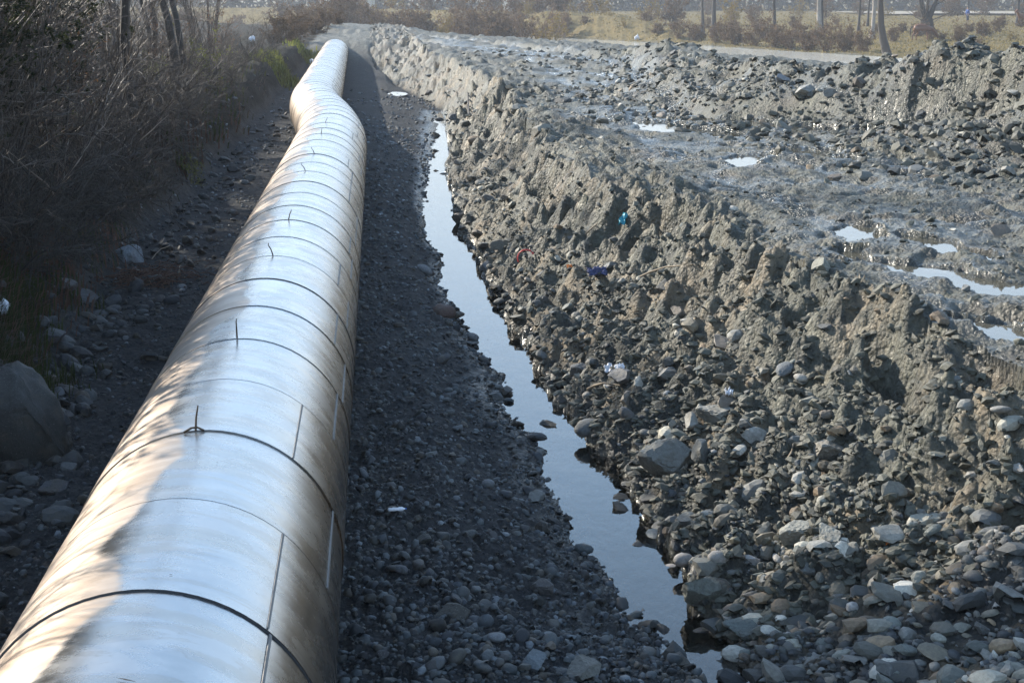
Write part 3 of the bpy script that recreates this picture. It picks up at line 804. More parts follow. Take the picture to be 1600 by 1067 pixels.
def scatter(name, pos, size, angular, colours, seed, sub=0, smooth=True, sink=.25, tilt=.35, mat='stone', kind='stuff', squash=1.0):
    """many small stones joined into one mesh"""
    r_ = np.random.default_rng(seed); n = len(pos)
    shapes = [stone_shape(sub, seed * 31 + q, angular[q % len(angular)]) for q in range(10)]
    if sub < 2: shapes = [(V, T[V[T].mean(1)[:, 2] > -.22 * (1 if sub else 1)]) for V, T in shapes]      # no faces underneath, where a stone is sunk in the ground
    Rm = rot_mats(n, tilt, r_); pick = r_.integers(0, len(shapes), n)
    Vs, Ts, Cs = [], [], []; off = 0
    for q, (V, T) in enumerate(shapes):
        ii = np.nonzero(pick == q)[0]
        if not len(ii): continue
        W = np.einsum('nij,vj->nvi', Rm[ii], V) * size[ii, None, None]
        W[..., 2] *= squash
        W = W + pos[ii, None, :]; W[..., 2] += (size[ii] * (.45 - sink))[:, None]
        Vs.append(W.reshape(-1, 3)); nv = len(V)
        Ts.append((T[None] + (np.arange(len(ii)) * nv)[:, None, None]).reshape(-1, 3) + off); off += nv * len(ii)
        Cs.append(np.repeat(colours[ii], nv, 0))
    me = np_mesh(name, np.vstack(Vs), np.vstack(Ts), smooth)
    set_col(me, 'stone', np.vstack(Cs))
    o = mesh_obj(name, me, M[mat]); tag(o, kind=kind)
    return o
# screen-even choice of ground points: the sheet is finer near the camera, so stones are too
ok = (GY > 4.4) & (GX / np.maximum(GY, 1) > -.29) & (GX / np.maximum(GY, 1) < .58)
def choose(weight, n, seed):
    r_ = np.random.default_rng(seed)
    w = weight * ok / np.maximum(GY, 1.0); w = w / w.sum()
    ii = r_.choice(len(w), n, p=w)
    dy = GY[ii] * .0015; dx = GY[ii] * .0006
    return ii, np.stack([GX[ii] + r_.uniform(-1, 1, n) * dx, GY[ii] + r_.uniform(-1, 1, n) * dy, GZ[ii]], 1), r_
def colours(n, r_, tint=(1, 1, 1), lo=.7, hi=1.35):
    return PAL[r_.integers(0, len(PAL), n)] * r_.uniform(lo, hi, (n, 1)) * np.array(tint)
inwater = ((GX > GM['xl'] - .02) & (GX < GM['xr'] + .02) & (GY < 53)) * 1.0
def sizes(n, r_, y, a_, b_, px):
    s_ = a_ + (b_ - a_) * r_.random(n) ** 3.2
    return np.maximum(s_, y * px)
W_strip = GM['gravel'] * (GY < 60)
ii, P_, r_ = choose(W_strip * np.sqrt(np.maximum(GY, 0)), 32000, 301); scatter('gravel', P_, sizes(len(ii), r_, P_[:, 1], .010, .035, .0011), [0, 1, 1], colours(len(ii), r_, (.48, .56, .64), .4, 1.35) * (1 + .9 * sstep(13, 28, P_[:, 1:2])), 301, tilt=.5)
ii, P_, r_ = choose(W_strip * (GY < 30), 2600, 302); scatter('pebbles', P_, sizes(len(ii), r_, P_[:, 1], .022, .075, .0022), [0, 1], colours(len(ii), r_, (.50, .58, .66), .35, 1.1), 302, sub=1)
W_r = np.clip(GM['grav_r'] + .35 * GM['lowr'] * GM['face'], 0, 1) * (1 - inwater) * (.12 + .88 * sstep(-.18, .22, fbm(GX * 1.3, GY * 1.3, 333, 3)))
ii, P_, r_ = choose(W_r, 11000, 303); scatter('gravel', P_, sizes(len(ii), r_, P_[:, 1], .010, .04, .0012), [0, 0, 1], colours(len(ii), r_, (.82, .84, .84), .5, 1.3), 303)
ii, P_, r_ = choose(W_r * (GY < 30), 1300, 304); scatter('pebbles', P_, sizes(len(ii), r_, P_[:, 1], .020, .058, .0024), [0, 0, 1], colours(len(ii), r_, (.82, .84, .84), .5, 1.4), 304, sub=1)
edge_w = np.exp(-((GX - GM['xl']) / .10) ** 2) + np.exp(-((GX - GM['xr']) / .12) ** 2) + .05 * inwater
ii, P_, r_ = choose(edge_w * (GY < 50), 520, 308); P_[:, 2] = np.maximum(P_[:, 2], ZW - .045); scatter('waterside_stones', P_, sizes(len(ii), r_, P_[:, 1], .03, .10, .0028), [1, 0, 1], colours(len(ii), r_, (.6, .62, .62), .3, 1.0), 308, sub=1, smooth=False, sink=.25)
W_f = GM['face'] * (1 - GM['grav_r']) * (1 - inwater) + (.35 + 1.6 * GM['rid']) * GM['plate'] * (GY < 80) * (1 - GM['flat']) * (1 - GM['field'])
ii, P_, r_ = choose(W_f * (.35 + .65 * (GM['t'] < .5)), 19000, 305); scatter('mud_clods', P_, sizes(len(ii), r_, P_[:, 1], .012, .07, .0013), [1], np.array([[.082, .081, .061]]) * r_.uniform(.6, 1.5, (len(ii), 1)), 305, smooth=False, sink=.3)
ii, P_, r_ = choose((GM['face'] * np.clip(1.3 - 1.4 * GM['t'], .15, 1) + (.18 + 1.1 * GM['rid']) * GM['plate'] * (GY < 60)) * (1 - GM['flat']) * (1 - inwater), 2000, 306); scatter('broken_stones', P_, sizes(len(ii), r_, P_[:, 1], .03, .11, .0024), [1, 1, 0], colours(len(ii), r_, (1, .97, .87), .8, 2.4), 306, sub=1, smooth=False, sink=.3)
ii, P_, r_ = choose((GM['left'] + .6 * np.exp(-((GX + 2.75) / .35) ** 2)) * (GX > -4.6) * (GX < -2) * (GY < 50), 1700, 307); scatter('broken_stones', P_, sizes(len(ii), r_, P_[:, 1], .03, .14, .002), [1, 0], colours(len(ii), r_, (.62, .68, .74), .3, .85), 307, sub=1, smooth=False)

W_g = GM['rid'] * GM['plate'] * (GY > 14)
ii, P_, r_ = choose(W_g, 5200, 309); scatter('ridge_clods', P_, sizes(len(ii), r_, P_[:, 1], .03, .15, .0014), [1], np.array([[.078, .077, .060]]) * r_.uniform(.5, 1.7, (len(ii), 1)), 309, smooth=False, sink=.3)
ii, P_, r_ = choose(W_g, 450, 310); scatter('ridge_stones', P_, sizes(len(ii), r_, P_[:, 1], .07, .20, .0022), [1, 1, 0], colours(len(ii), r_, (1, .98, .9), .6, 1.6), 310, sub=1, smooth=False, sink=.3)
# ---- the three hundred largest stones, each a thing of its own
SHAPES = [(np_mesh('stone', *stone_shape(3 if q in (0, 1) else 2, 900 + q, q % 2 == 0), smooth=(q % 2 == 1)), q % 2 == 0) for q in range(16)]
def boulder_shape():
    V, T = stone_shape(4, 4242, True); V = .35 * V + .65 * V / np.linalg.norm(V, axis=1)[:, None] * .8; V = V * np.array([1, 1.2, 1.35])
    nn = fbm(V[:, 0] * 2.2 + V[:, 2], V[:, 1] * 2.2 - V[:, 2] * .7, 800, 4); return V * (1 + .15 * nn + .05 * fbm(V[:, 0] * 6 - V[:, 2] * 3, V[:, 1] * 6 + V[:, 2] * 4, 830, 3))[:, None], T
SHAPES.append((np_mesh('boulder', *boulder_shape(), smooth=True), False))
STONES = []          # (x, y, z, size)
def stone(p, size, label, ang=None, col=None, rz=None, tilt=.3, sq=1.0, group='loose stones on the ground', name='stone', sink=.2, shape=None, cat='stone'):
    """size: half length in metres"""
    if shape is None:
        shape = rnd.choice([q for q in range(16) if ang is None or SHAPES[q][1] == ang])
    o = bpy.data.objects.new(name, SHAPES[shape][0]); COL.objects.link(o)
    if not SHAPES[shape][0].materials: SHAPES[shape][0].materials.append(M['rock'])
    o.location = (p[0], p[1], p[2] + size * (.45 * sq - sink))
    o.rotation_euler = (rnd.gauss(0, tilt), rnd.gauss(0, tilt), rnd.uniform(0, 6.28) if rz is None else rz)
    o.scale = (size, size * rnd.uniform(.85, 1.1), size * sq)
    c = col if col is not None else tuple(PAL[rnd.randrange(len(PAL))] * rnd.uniform(.8, 1.3))
    o.color = tuple(c) + (1,)
    tag(o, label, cat, group)
    STONES.append((p[0], p[1], p[2], size)); return o
def psize(px, p): return px / 2 * p[1] / F
GREY, DARK, PALE, BROWN, BLUISH = (.17, .17, .16), (.085, .088, .088), (.40, .38, .36), (.17, .135, .10), (.13, .15, .165)
LAND = [  # pixel x, y (foot of the stone), width px, angular, colour, height ratio, label, short name for neighbours
    (30, 712, 200, 0, (.055, .054, .05), 1.15, 'big rounded boulder at the left edge beside the pipe', 'the big left boulder'),
    (203, 412, 46, 1, (.30, .34, .38), 1.5, 'blue grey upright boulder standing by the brown debris heap', 'the upright left boulder'),
    (1101, 952, 78, 1, (.115, .12, .10), 1.35, 'dark flat topped block standing in the edge of the ditch water', 'the block in the ditch'),
    (1332, 957, 36, 0, PALE, 1.2, 'smooth pale egg shaped stone in the shade of the lower right bank', 'the pale egg stone'),
    (694, 497, 40, 0, (.10, .065, .055), 1.3, 'dark reddish boulder at the left brink of the ditch', 'the reddish boulder'),
    (739, 536, 26, 0, DARK, 1.1, 'dark rounded stone standing in the ditch water below the reddish boulder', 'the stone below the reddish boulder'),
    (1285, 428, 46, 1, (.20, .20, .165), 1.1, 'broad pale olive rock on the brow of the mud bank', 'the olive rock on the brow'),
    (1290, 715, 66, 1, (.22, .20, .165), 1.0, 'long slanting slab half way up the right bank', 'the slanting slab'),
    (1042, 735, 84, 1, (.14, .14, .125), 1.5, 'big dark broken rock leaning on the right bank above the ditch', 'the big leaning rock'),
    (1093, 735, 52, 1, (.12, .12, .108), 1.4, 'dark split rock right of the big leaning rock', 'the split rock'),
    (1080, 672, 44, 1, (.26, .25, .22), 1.3, 'pale crooked rock above the big leaning rock', 'the crooked rock'),
    (1120, 655, 60, 1, (.25, .24, .205), 1.0, 'pale broad slab above the split rock', 'the pale broad slab'),
    (1178, 700, 40, 1, (.30, .29, .26), 1.3, 'pale square faced stone beside the slab on the right bank', 'the square faced stone'),
    (918, 678, 44, 0, (.10, .105, .105), 1.1, 'dark rounded stone jutting into the ditch from the right bank', 'the jutting stone'),
    (978, 655, 34, 0, (.09, .09, .09), 1.2, 'dark round stone above the jutting stone at the ditch', 'the round dark stone'),
    (905, 583, 42, 1, (.13, .13, .125), 1.0, 'flat slanting grey rock above the bend of the ditch', 'the flat slanting rock'),
    (972, 597, 46, 1, (.13, .125, .12), .9, 'dark rock under the white plastic scrap', 'the rock under the white scrap'),
    (1045, 595, 38, 1, (.19, .185, .17), 1.0, 'grey lump of rock above the white plastic scrap', 'the grey lump'),
    (1075, 828, 46, 1, (.15, .15, .135), 1.2, 'tilted grey block on the lower right bank above the ditch', 'the tilted block'),
    (1238, 850, 60, 1, (.24, .235, .20), 1.2, 'big pale faceted rock on the lower right bank', 'the pale faceted rock'),
    (1300, 858, 56, 1, (.20, .20, .175), 1.5, 'tall grey wedge of rock right of the pale faceted rock', 'the tall wedge'),
    (1022, 842, 46, 0, (.20, .20, .18), .6, 'flat grey stone lying in the edge of the ditch water', 'the flat water stone'),
    (1047, 893, 28, 0, (.26, .235, .215), 1.1, 'rounded pinkish stone at the waterline above the ditch block', 'the pinkish waterline stone'),
    (1068, 905, 32, 0, (.25, .23, .21), 1.2, 'rounded beige stone beside the pinkish waterline stone', 'the beige waterline stone'),
    (1120, 893, 34, 0, (.27, .25, .225), 1.2, 'smooth beige stone on the bank behind the ditch block', 'the smooth beige stone'),
    (1172, 890, 30, 1, (.30, .28, .26), 1.1, 'pale angular stone on bare brown soil right of the ditch block', 'the stone on bare soil'),
    (1165, 985, 66, 1, (.10, .115, .105), .8, 'long dark slab with pale veins below the ditch block', 'the veined slab'),
    (1186, 990, 22, 0, (.20, .17, .20), 1.0, 'small purplish round stone beside the veined slab', 'the purplish stone'),
    (836, 785, 38, 1, (.18, .185, .18), 1.4, 'grey pointed rock at the left brink of the ditch', 'the pointed brink rock'),
    (920, 862, 40, 0, (.19, .20, .205), .9, 'bluish flat stone hanging over the ditch from the gravel', 'the overhanging stone'),
    (850, 930, 50, 1, (.075, .07, .068), 1.2, 'dark broad rock sunk in the shaded gravel', 'the sunken dark rock'),
    (710, 962, 64, 1, (.13, .125, .11), .9, 'brown topped rock lying on the shaded gravel', 'the brown topped rock'),
    (830, 1045, 60, 1, (.12, .14, .15), .7, 'bluish flat slab at the bottom edge on the gravel', 'the bluish slab'),
    (918, 1058, 76, 1, (.13, .13, .115), .9, 'broad flat rock at the bottom edge beside the bluish slab', 'the broad bottom rock'),
    (600, 1030, 26, 1, (.11, .11, .115), 1.0, 'square dark stone near the pipe at the bottom edge', 'the square dark stone'),
    (625, 900, 30, 0, (.15, .15, .16), 1.0, 'rounded grey stone on the gravel near the pipe', 'the rounded pipe stone'),
    (665, 850, 34, 1, (.10, .105, .10), .9, 'dark flat rock on the gravel above the rounded pipe stone', 'the dark flat rock'),
    (572, 765, 20, 0, (.16, .18, .19), 1.0, 'small greenish stone against the side of the pipe', 'the greenish pipe stone'),
    (790, 618, 26, 1, (.07, .07, .07), 1.0, 'black stone at the water edge below the ditch bend', 'the black edge stone'),
    (750, 490, 20, 1, (.06, .06, .06), 1.2, 'black forked stone standing alone in the ditch water', 'the forked water stone'),
    (760, 425, 38, 1, (.12, .12, .12), 1.0, 'dark pointed rock where the right bank meets the ditch', 'the pointed bank rock'),
    (1388, 1060, 52, 1, (.14, .14, .135), 1.1, 'grey faceted rock at the bottom edge of the right gravel', 'the bottom gravel rock'),
    (1530, 995, 34, 1, (.09, .09, .085), .9, 'dark wedge shaped stone in the rounded gravel at the right', 'the dark wedge stone'),
    (1255, 150, 40, 1, (.24, .235, .215), 1.0, 'pale block on the near face of the spoil ridge', 'the pale ridge block'),
    (1222, 130, 26, 1, (.20, .20, .205), 1.2, 'grey block left of the pale block on the spoil ridge', 'the grey ridge block'),
    (1300, 150, 30, 1, (.17, .17, .155), 1.0, 'olive block right of the pale block on the spoil ridge', 'the olive ridge block'),
    (1565, 645, 34, 0, (.20, .195, .18), .9, 'smooth grey stone stuck in the mud face at the right', 'the stone in the mud face'),
    (1253, 598, 26, 0, (.36, .34, .30), .9, 'small whitish oval stone in the mud face', 'the whitish oval stone'),
    (1225, 590, 40, 0, (.13, .14, .145), .9, 'bluish oval stone left of the whitish oval stone', 'the bluish oval stone'),
    (1258, 900, 34, 1, (.12, .12, .11), 1.0, 'dark cracked stone under the pale faceted rock', 'the cracked stone'),
    (1215, 880, 26, 0, (.34, .32, .29), 1.0, 'small cream stone under the left end of the pale faceted rock', 'the cream stone'),
    (1590, 745, 30, 1, (.30, .28, .25), 1.0, 'pale stone at the right edge of the picture above the gravel', 'the right edge stone'),
    (130, 470, 60, 1, (.08, .085, .09), .9, 'dark angular slab at the foot of the left bank', 'the left foot slab'),
    (100, 455, 44, 1, (.10, .095, .09), 1.1, 'brownish tilted rock beside the dark slab at the left bank', 'the tilted bank rock'),
    (80, 530, 60, 1, (.09, .095, .10), .7, 'flat mossy rock on the left bank above the big boulder', 'the mossy bank rock'),
    (85, 770, 56, 1, (.08, .08, .085), .9, 'dark low rock tucked under the big left boulder', 'the tucked rock'),
]
for px, py, w_, ang, c_, sq, lb, sh in LAND:
    p = ground_at(px, py)
    if lb.startswith('big rounded boulder'): p = np.array([on_plane(34, 712, .0)[0], on_plane(34, 712, .0)[1], 0.0])
    s_ = psize(w_, p) * (1.12 if p[0] > 1.4 else 1.0)
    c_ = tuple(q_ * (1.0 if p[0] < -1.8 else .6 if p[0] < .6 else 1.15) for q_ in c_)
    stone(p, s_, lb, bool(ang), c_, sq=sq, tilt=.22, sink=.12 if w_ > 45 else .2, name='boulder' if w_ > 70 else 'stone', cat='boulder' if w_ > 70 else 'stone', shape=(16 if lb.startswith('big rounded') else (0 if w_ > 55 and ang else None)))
NAMED = [(STONES[i][:3], LAND[i][7]) for i in range(len(LAND))]
def tone(c):
    m = sum(c) / 3
    if c[0] > c[2] * 1.22: return 'brownish'
    if c[2] > c[0] * 1.12: return 'bluish'
    return 'pale' if m > .26 else 'light grey' if m > .19 else 'grey' if m > .125 else 'dark'
used = {}
def project(p):
    d = np.array(p) - np.array([0, 0, H]); cy, sy, cp, sp = math.cos(YAW), math.sin(YAW), math.cos(PITCH), math.sin(PITCH)
    x = d[0] * cy - d[1] * sy; y = d[0] * sy + d[1] * cy
    dep = y * cp - d[2] * sp; up = y * sp + d[2] * cp
    return 800 + F * x / dep, 533.5 - F * up / dep, dep
NPX = [(project(q), nm) for q, nm in NAMED]
ORD = ['', 'second ', 'third ', 'fourth ', 'fifth ', 'sixth ', 'seventh ', 'eighth ', 'ninth ', 'tenth ', 'eleventh ', 'twelfth ']
def place_words(p):
    u, v, dep = project(p)
    ds = [(math.hypot(u - q[0], (v - q[1]) * 1.3), nm, q) for q, nm in NPX]
    dd, nm, q = min(ds)
    du, dv = u - q[0], v - q[1]
    far = 'near ' if dd < 60 else ''
    w = ('right of' if du > 0 else 'left of') if abs(du) > abs(dv) * 1.3 else ('below' if dv > 0 else 'above')
    dg = ''
    if abs(dv) > .4 * abs(du) and abs(du) > abs(dv) * .4 and w in ('above', 'below'): dg = ' to the right' if du > 0 else ' to the left'
    return w, nm, dg, dd
want = 300 - len(LAND); made = 0
r_ = np.random.default_rng(77)
Wb = GM['face'] * np.clip(1.25 - GM['t'], .25, 1) * np.where(GM['grav_r'] > .5, .8, 1.0) * (1 - inwater) + (.18 + .5 * GM['rid']) * GM['plate'] * (GY < 45) * (1 - GM['flat']) + .35 * GM['gravel'] * (GY < 22) * (GX > -.2) + .06 * GM['left'] * (GX > -4.5) * (GY < 26)
ii, P_, _ = choose(Wb * (GX / np.maximum(GY, 1) > -.2), 2400, 78)
auto = []
for j, p in zip(ii, P_):
    if made >= want: break
    u, v, dep = project(p)
    if not (5 < u < 1595 and 20 < v < 1062): continue
    if abs(p[0] - AX) < .85 : continue
    w_ = 14 + 26 * r_.random() ** 2.6
    s_ = psize(w_, p)
    if s_ > .22: s_ = .22
    if any((p[0] - a_) ** 2 + (p[1] - b_) ** 2 < (.8 * (s_ + d_)) ** 2 for a_, b_, c_, d_ in STONES): continue
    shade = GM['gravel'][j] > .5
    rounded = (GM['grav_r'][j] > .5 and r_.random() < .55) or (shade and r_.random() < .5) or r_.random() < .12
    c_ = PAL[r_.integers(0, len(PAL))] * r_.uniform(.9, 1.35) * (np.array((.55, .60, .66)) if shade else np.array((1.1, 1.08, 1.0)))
    auto.append((p, s_, rounded, tuple(c_), tone(c_), shade)); STONES.append((p[0], p[1], p[2], s_)); made += 1
cnt = {}
auto.sort(key=lambda q: place_words(q[0])[3])
for p, s_, rounded, c_, tn, shade in auto:
    w, nm, dg, dd = place_words(p)
    size = 'fist sized' if s_ < .055 else 'melon sized' if s_ < .11 else 'bucket sized'
    what = '%s %s %s stone' % (size, tn, 'rounded' if rounded else 'jagged')
    key = (what, w, nm, dg)
    n_ = cnt[key] = cnt.get(key, 0) + 1
    lb = '%s%s %s %s%s' % (ORD[min(n_ - 1, 11)], what, w, nm, dg)
    STONES.append(None)
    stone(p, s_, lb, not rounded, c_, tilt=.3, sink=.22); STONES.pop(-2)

# ------------------------------------------------------------------ litter on the banks
def strands(list_, n=3):
    """tapering twigs: list of (points, r0, r1) -> verts, quads"""
    V = []; T = []; off = 0
    for P, r0, r1 in list_:
        P = np.asarray(P, float); k = len(P)
        d = np.gradient(P, axis=0); d /= np.linalg.norm(d, axis=1)[:, None] + 1e-9
        ref = np.array([.3, .2, .93]); u = np.cross(d, ref); u /= np.linalg.norm(u, axis=1)[:, None] + 1e-9; w = np.cross(d, u)
        r = np.linspace(r0, r1, k)[:, None]
        for j in range(n):
            t = 2 * math.pi * j / n
            V.append(P + (u * math.cos(t) + w * math.sin(t)) * r)
        # V holds n columns of k points
        base = off
        for i in range(k - 1):
            for j in range(n):
                a_ = base + j * k + i; b_ = base + ((j + 1) % n) * k + i
                T.append((a_, b_, b_ + 1, a_ + 1))
        off += n * k
    return np.vstack(V), np.array(T)
def stick(px0, py0, px1, py1, r, label, mat='wood', lift=.03, name='stick'):
    a_, b_ = ground_at(px0, py0), ground_at(px1, py1)
    a_ = a_ + [0, 0, lift]; b_ = b_ + [0, 0, lift]; m_ = (a_ + b_) / 2 + [0, 0, .04]
    V, T = tube([a_, (a_ * .6 + m_ * .4) + [0, 0, .01], m_, b_ * .55 + m_ * .45 + [.01, 0, .0], b_], r, r * .5, 6)
    o = mesh_obj(name, np_mesh(name, V, T), M[mat]); tag(o, label, name, 'sticks lying on the mud bank'); return o
stick(1000, 440, 1082, 424, .012, 'thin pale stick lying on the mud slope below the teal scrap')
stick(915, 372, 972, 340, .012, 'thin stick slanting up the bank left of the teal scrap')
stick(955, 400, 1000, 366, .010, 'bent stick on the bank just below the teal scrap')
stick(918, 617, 970, 617, .014, 'short grey stick on the bank left of the round dark stone')
stick(733, 190, 730, 150, .03, 'dark stake poking out of the far bank beyond the ditch', 'dark', .0, 'stake')
stick(1250, 700, 1228, 730, .012, 'short splinter of wood by the slanting slab')
def crumple(name, p, sx, sy, sz, mat, label, cat, seed=0, n=13, rz=0.0, group=None, lift=.02):
    """a crumpled piece of film or cloth with folds and thickness"""
    r2 = np.random.default_rng(seed); g = np.linspace(-1, 1, n); U, V_ = np.meshgrid(g, g)
    Z = sz * (.5 + 1.6 * fbm(U * 1.6 + seed, V_ * 1.6, 400 + seed, 3)) * (1 - .5 * (U ** 2 + V_ ** 2) / 2)
    rr2 = 1 - .22 * r2.random((n, n)) * (np.maximum(abs(U), abs(V_)) > .9)
    X = U * sx * rr2 + .2 * sx * fbm(U, V_ * 2, 410 + seed, 2); Y = V_ * sy * rr2
    a_ = np.stack([X.ravel(), Y.ravel(), Z.ravel()], 1)
    T = [(i * n + j, i * n + j + 1, (i + 1) * n + j + 1, (i + 1) * n + j) for i in range(n - 1) for j in range(n - 1)]
    o = mesh_obj(name, np_mesh(name, a_, T), M[mat]); md = o.modifiers.new('thick', 'SOLIDIFY'); md.thickness = .004
    o.location = (p[0], p[1], p[2] + lift); o.rotation_euler = (0.5, 0, rz); tag(o, label, cat, group); return o
crumple('plastic_scrap', ground_at(975, 358), .045, .12, .05, 'teal', 'teal and silver crumpled wrapper on the mud slope', 'wrapper', 1, rz=-.5, lift=.05)
crumple('plastic_scrap', ground_at(950, 590), .04, .055, .045, 'white', 'white plastic scrap caught on a dark rock above the ditch', 'plastic scrap', 2, lift=.05)
crumple('plastic_scrap', ground_at(968, 588), .045, .035, .03, 'white', 'smaller white plastic flap right of the white scrap', 'plastic scrap', 3, lift=.06)
crumple('plastic_scrap', ground_at(1138, 625), .03, .035, .05, 'white', 'white paper scrap on the pale broad slab', 'paper scrap', 4, lift=.05)
crumple('orange_scrap', ground_at(890, 423), .035, .03, .03, 'orange', 'small orange scrap on the slope right of the red hoop', 'scrap', 5)
crumple('orange_scrap', ground_at(1385, 863), .018, .014, .02, 'orange', 'tiny orange scrap in the gravel of the lower right bank', 'scrap', 6)
crumple('cloth', ground_at(933, 436), .12, .08, .07, 'navy', 'dark blue cloth half buried in the slope', 'cloth', 7, lift=.04)
crumple('paper_scrap', ground_at(1060, 745), .07, .06, .08, 'plank', 'brownish crumpled paper under the split rock', 'paper scrap', 8, lift=.03)
crumple('plastic_bag', ground_at(3, 500), .07, .09, .08, 'white', 'white plastic bag at the left edge on the bank', 'plastic bag', 9, lift=.08)
crumple('plastic_scrap', ground_at(395, 97), .12, .10, .14, 'white', 'white rag hanging in the thicket beside the sunlit grass', 'rag', 10, lift=.6)
crumple('plastic_scrap', ground_at(490, 103), .2, .3, .12, 'white', 'white rag on the bank edge beside the far pipe', 'rag', 11, lift=.1)
crumple('plastic_scrap', ground_at(68, 342), .05, .05, .1, 'white', 'small white carton in the undergrowth above the blue lid', 'carton', 12, lift=.15)
crumple('plastic_scrap', ground_at(995, 64), .25, .25, .3, 'white', 'pale bundle of rubbish at the far brow of the mud', 'rubbish bundle', 13, lift=.2)
# red hoop
p = ground_at(822, 414)
V, T = tube([p + np.array([.105 * math.cos(t), .03 * math.sin(t), .02 + .10 * math.sin(t)]) for t in np.linspace(.5, 3.6, 14)], .012, .008, 6)
tag(mesh_obj('plastic_hoop', np_mesh('plastic_hoop', V, T), M['red']), 'curved red plastic hoop sticking out of the slope', 'hoop')
# plastic bottle on the gravel
def bottle(px, py, ln, rz, label, mat='white', capm='blue'):
    p = ground_at(px, py); root = empty('plastic_bottle', tuple(p + [0, 0, .025]), rz); tag(root, label, 'bottle')
    prof = [(-.5, 0), (-.5, .7), (-.42, .95), (-.3, .8), (-.2, 1), (0, .72), (.15, 1), (.28, .9), (.36, .5), (.42, .32), (.42, 0)]
    def lathe(pr, r, nm, m):
        n = 12; V = [(a_ * ln, q * r * math.cos(2 * math.pi * j / n), q * r * .7 * math.sin(2 * math.pi * j / n)) for a_, q in pr for j in range(n)]
        T = [(i * n + j, i * n + (j + 1) % n, (i + 1) * n + (j + 1) % n, (i + 1) * n + j) for i in range(len(pr) - 1) for j in range(n)]
        mesh_obj(nm, np_mesh(nm, V, T), M[m], root)
    lathe(prof, ln * .16, 'body', mat); lathe([(.42, 0), (.42, .4), (.5, .4), (.5, 0)], ln * .16, 'cap', capm)
bottle(621, 812, .12, .15, 'crushed whitish plastic bottle lying on the shaded gravel')
# blue lid in the undergrowth
p = ground_at(28, 362)
n = 20; V = [(0, 0, .03)]; 
for r0, z0 in ((.06, .03), (.07, .022), (.072, 0), (.066, 0)): V += [(r0 * math.cos(2 * math.pi * j / n), r0 * math.sin(2 * math.pi * j / n), z0) for j in range(n)]
T4 = [(1 + i * n + j, 1 + i * n + (j + 1) % n, 1 + (i + 1) * n + (j + 1) % n, 1 + (i + 1) * n + j) for i in range(3) for j in range(n)] + [(0, 1 + j, 1 + (j + 1) % n, 0) for j in range(n)]
me = bpy.data.meshes.new('blue_disc'); me.from_pydata(V, [], [t if t[0] != t[3] else t[:3] for t in T4])
o = mesh_obj('blue_disc', me, M['blue'], loc=tuple(p + [0, -.05, .12])); o.rotation_euler = (1.2, .1, .3); tag(o, 'round blue plastic lid in the undergrowth at the left edge', 'lid')
# brown heap of dead brush by the upright boulder
p = ground_at(238, 440); L = []
for i in range(420):
    a_ = rnd.uniform(0, 6.28); q = p + np.array([rnd.gauss(0, .26), rnd.gauss(0, .34), abs(rnd.gauss(.03, .06))]); d_ = np.array([math.cos(a_), math.sin(a_), rnd.uniform(-.15, .25)]) * rnd.uniform(.06, .22)
    L.append(([q, q + d_ * .5 + [0, 0, .02], q + d_], .006, .003))
V, T = strands(L); o = mesh_obj('brush_heap', np_mesh('brush_heap', V, T), M['debris']); tag(o, 'heap of dark brown dead brush on the left gravel', 'brush heap')
for px0, py0, px1, py1, lb in [(238, 415, 266, 393, 'pale bent twig sticking up from the brown brush heap'), (280, 440, 283, 425, 'short pale twig at the right end of the brown brush heap')]:
    stick(px0, py0, px1, py1, .008, lb, lift=.08, name='twig')

# ------------------------------------------------------------------ bare shrubs and trees
def grow(seed, height, spread, nst, nbr, ntw, lean=(0, 0), stem_r=.018, droop=.0, up=.75, bare=.0):
    """stems, branches and twigs of a leafless plant as lists of strands"""
    r2 = np.random.default_rng(seed); S, B, W = [], [], []
    def curve(p, d, ln, k, wob, sag):
        P = [np.array(p, float)]; d = np.array(d, float); d /= np.linalg.norm(d)
        for i in range(k):
            d = d + r2.normal(0, wob, 3) + np.array([lean[0] * .05, lean[1] * .05, -sag]); d /= np.linalg.norm(d)
            P.append(P[-1] + d * ln / k)
        return np.array(P)
    for s_ in range(nst):
        a_ = r2.uniform(0, 6.28); t = r2.uniform(.1, 1) * spread
        d = np.array([math.cos(a_) * t + lean[0], math.sin(a_) * t + lean[1], 1.0])
        P = curve((r2.normal(0, .09), r2.normal(0, .09), -.1), d, height * r2.uniform(.65, 1.05), 7, .10, droop)
        S.append((P, stem_r * r2.uniform(.6, 1.15), .004))
        for b_ in range(nbr):
            f = r2.uniform(max(bare, .12), .98); i = min(int(f * 7), 6); q = P[i] + (P[i + 1] - P[i]) * (f * 7 - i)
            dd = (P[i + 1] - P[i]) / np.linalg.norm(P[i + 1] - P[i]); sd = r2.normal(0, 1, 3); sd[2] *= .5; sd /= np.linalg.norm(sd)
            Q = curve(q, dd * up + sd * .75, height * r2.uniform(.18, .42) * (1.1 - .5 * f), 5, .16, droop * 1.5)
            B.append((Q, .0075 * r2.uniform(.6, 1.2), .0025))
            for w_ in range(ntw):
                g = r2.uniform(.1, 1); i = min(int(g * 5), 4); q = Q[i] + (Q[i + 1] - Q[i]) * (g * 5 - i)
                dd = (Q[i + 1] - Q[i]) / np.linalg.norm(Q[i + 1] - Q[i]); sd = r2.normal(0, 1, 3); sd /= np.linalg.norm(sd)
                W.append((curve(q, dd * .7 + sd * .6 + [0, 0, .25], r2.uniform(.12, .42) * (height / 3.2), 2, .22, droop), max(.0036, .0042 * height / 3.2), .0018))
    return S, B, W
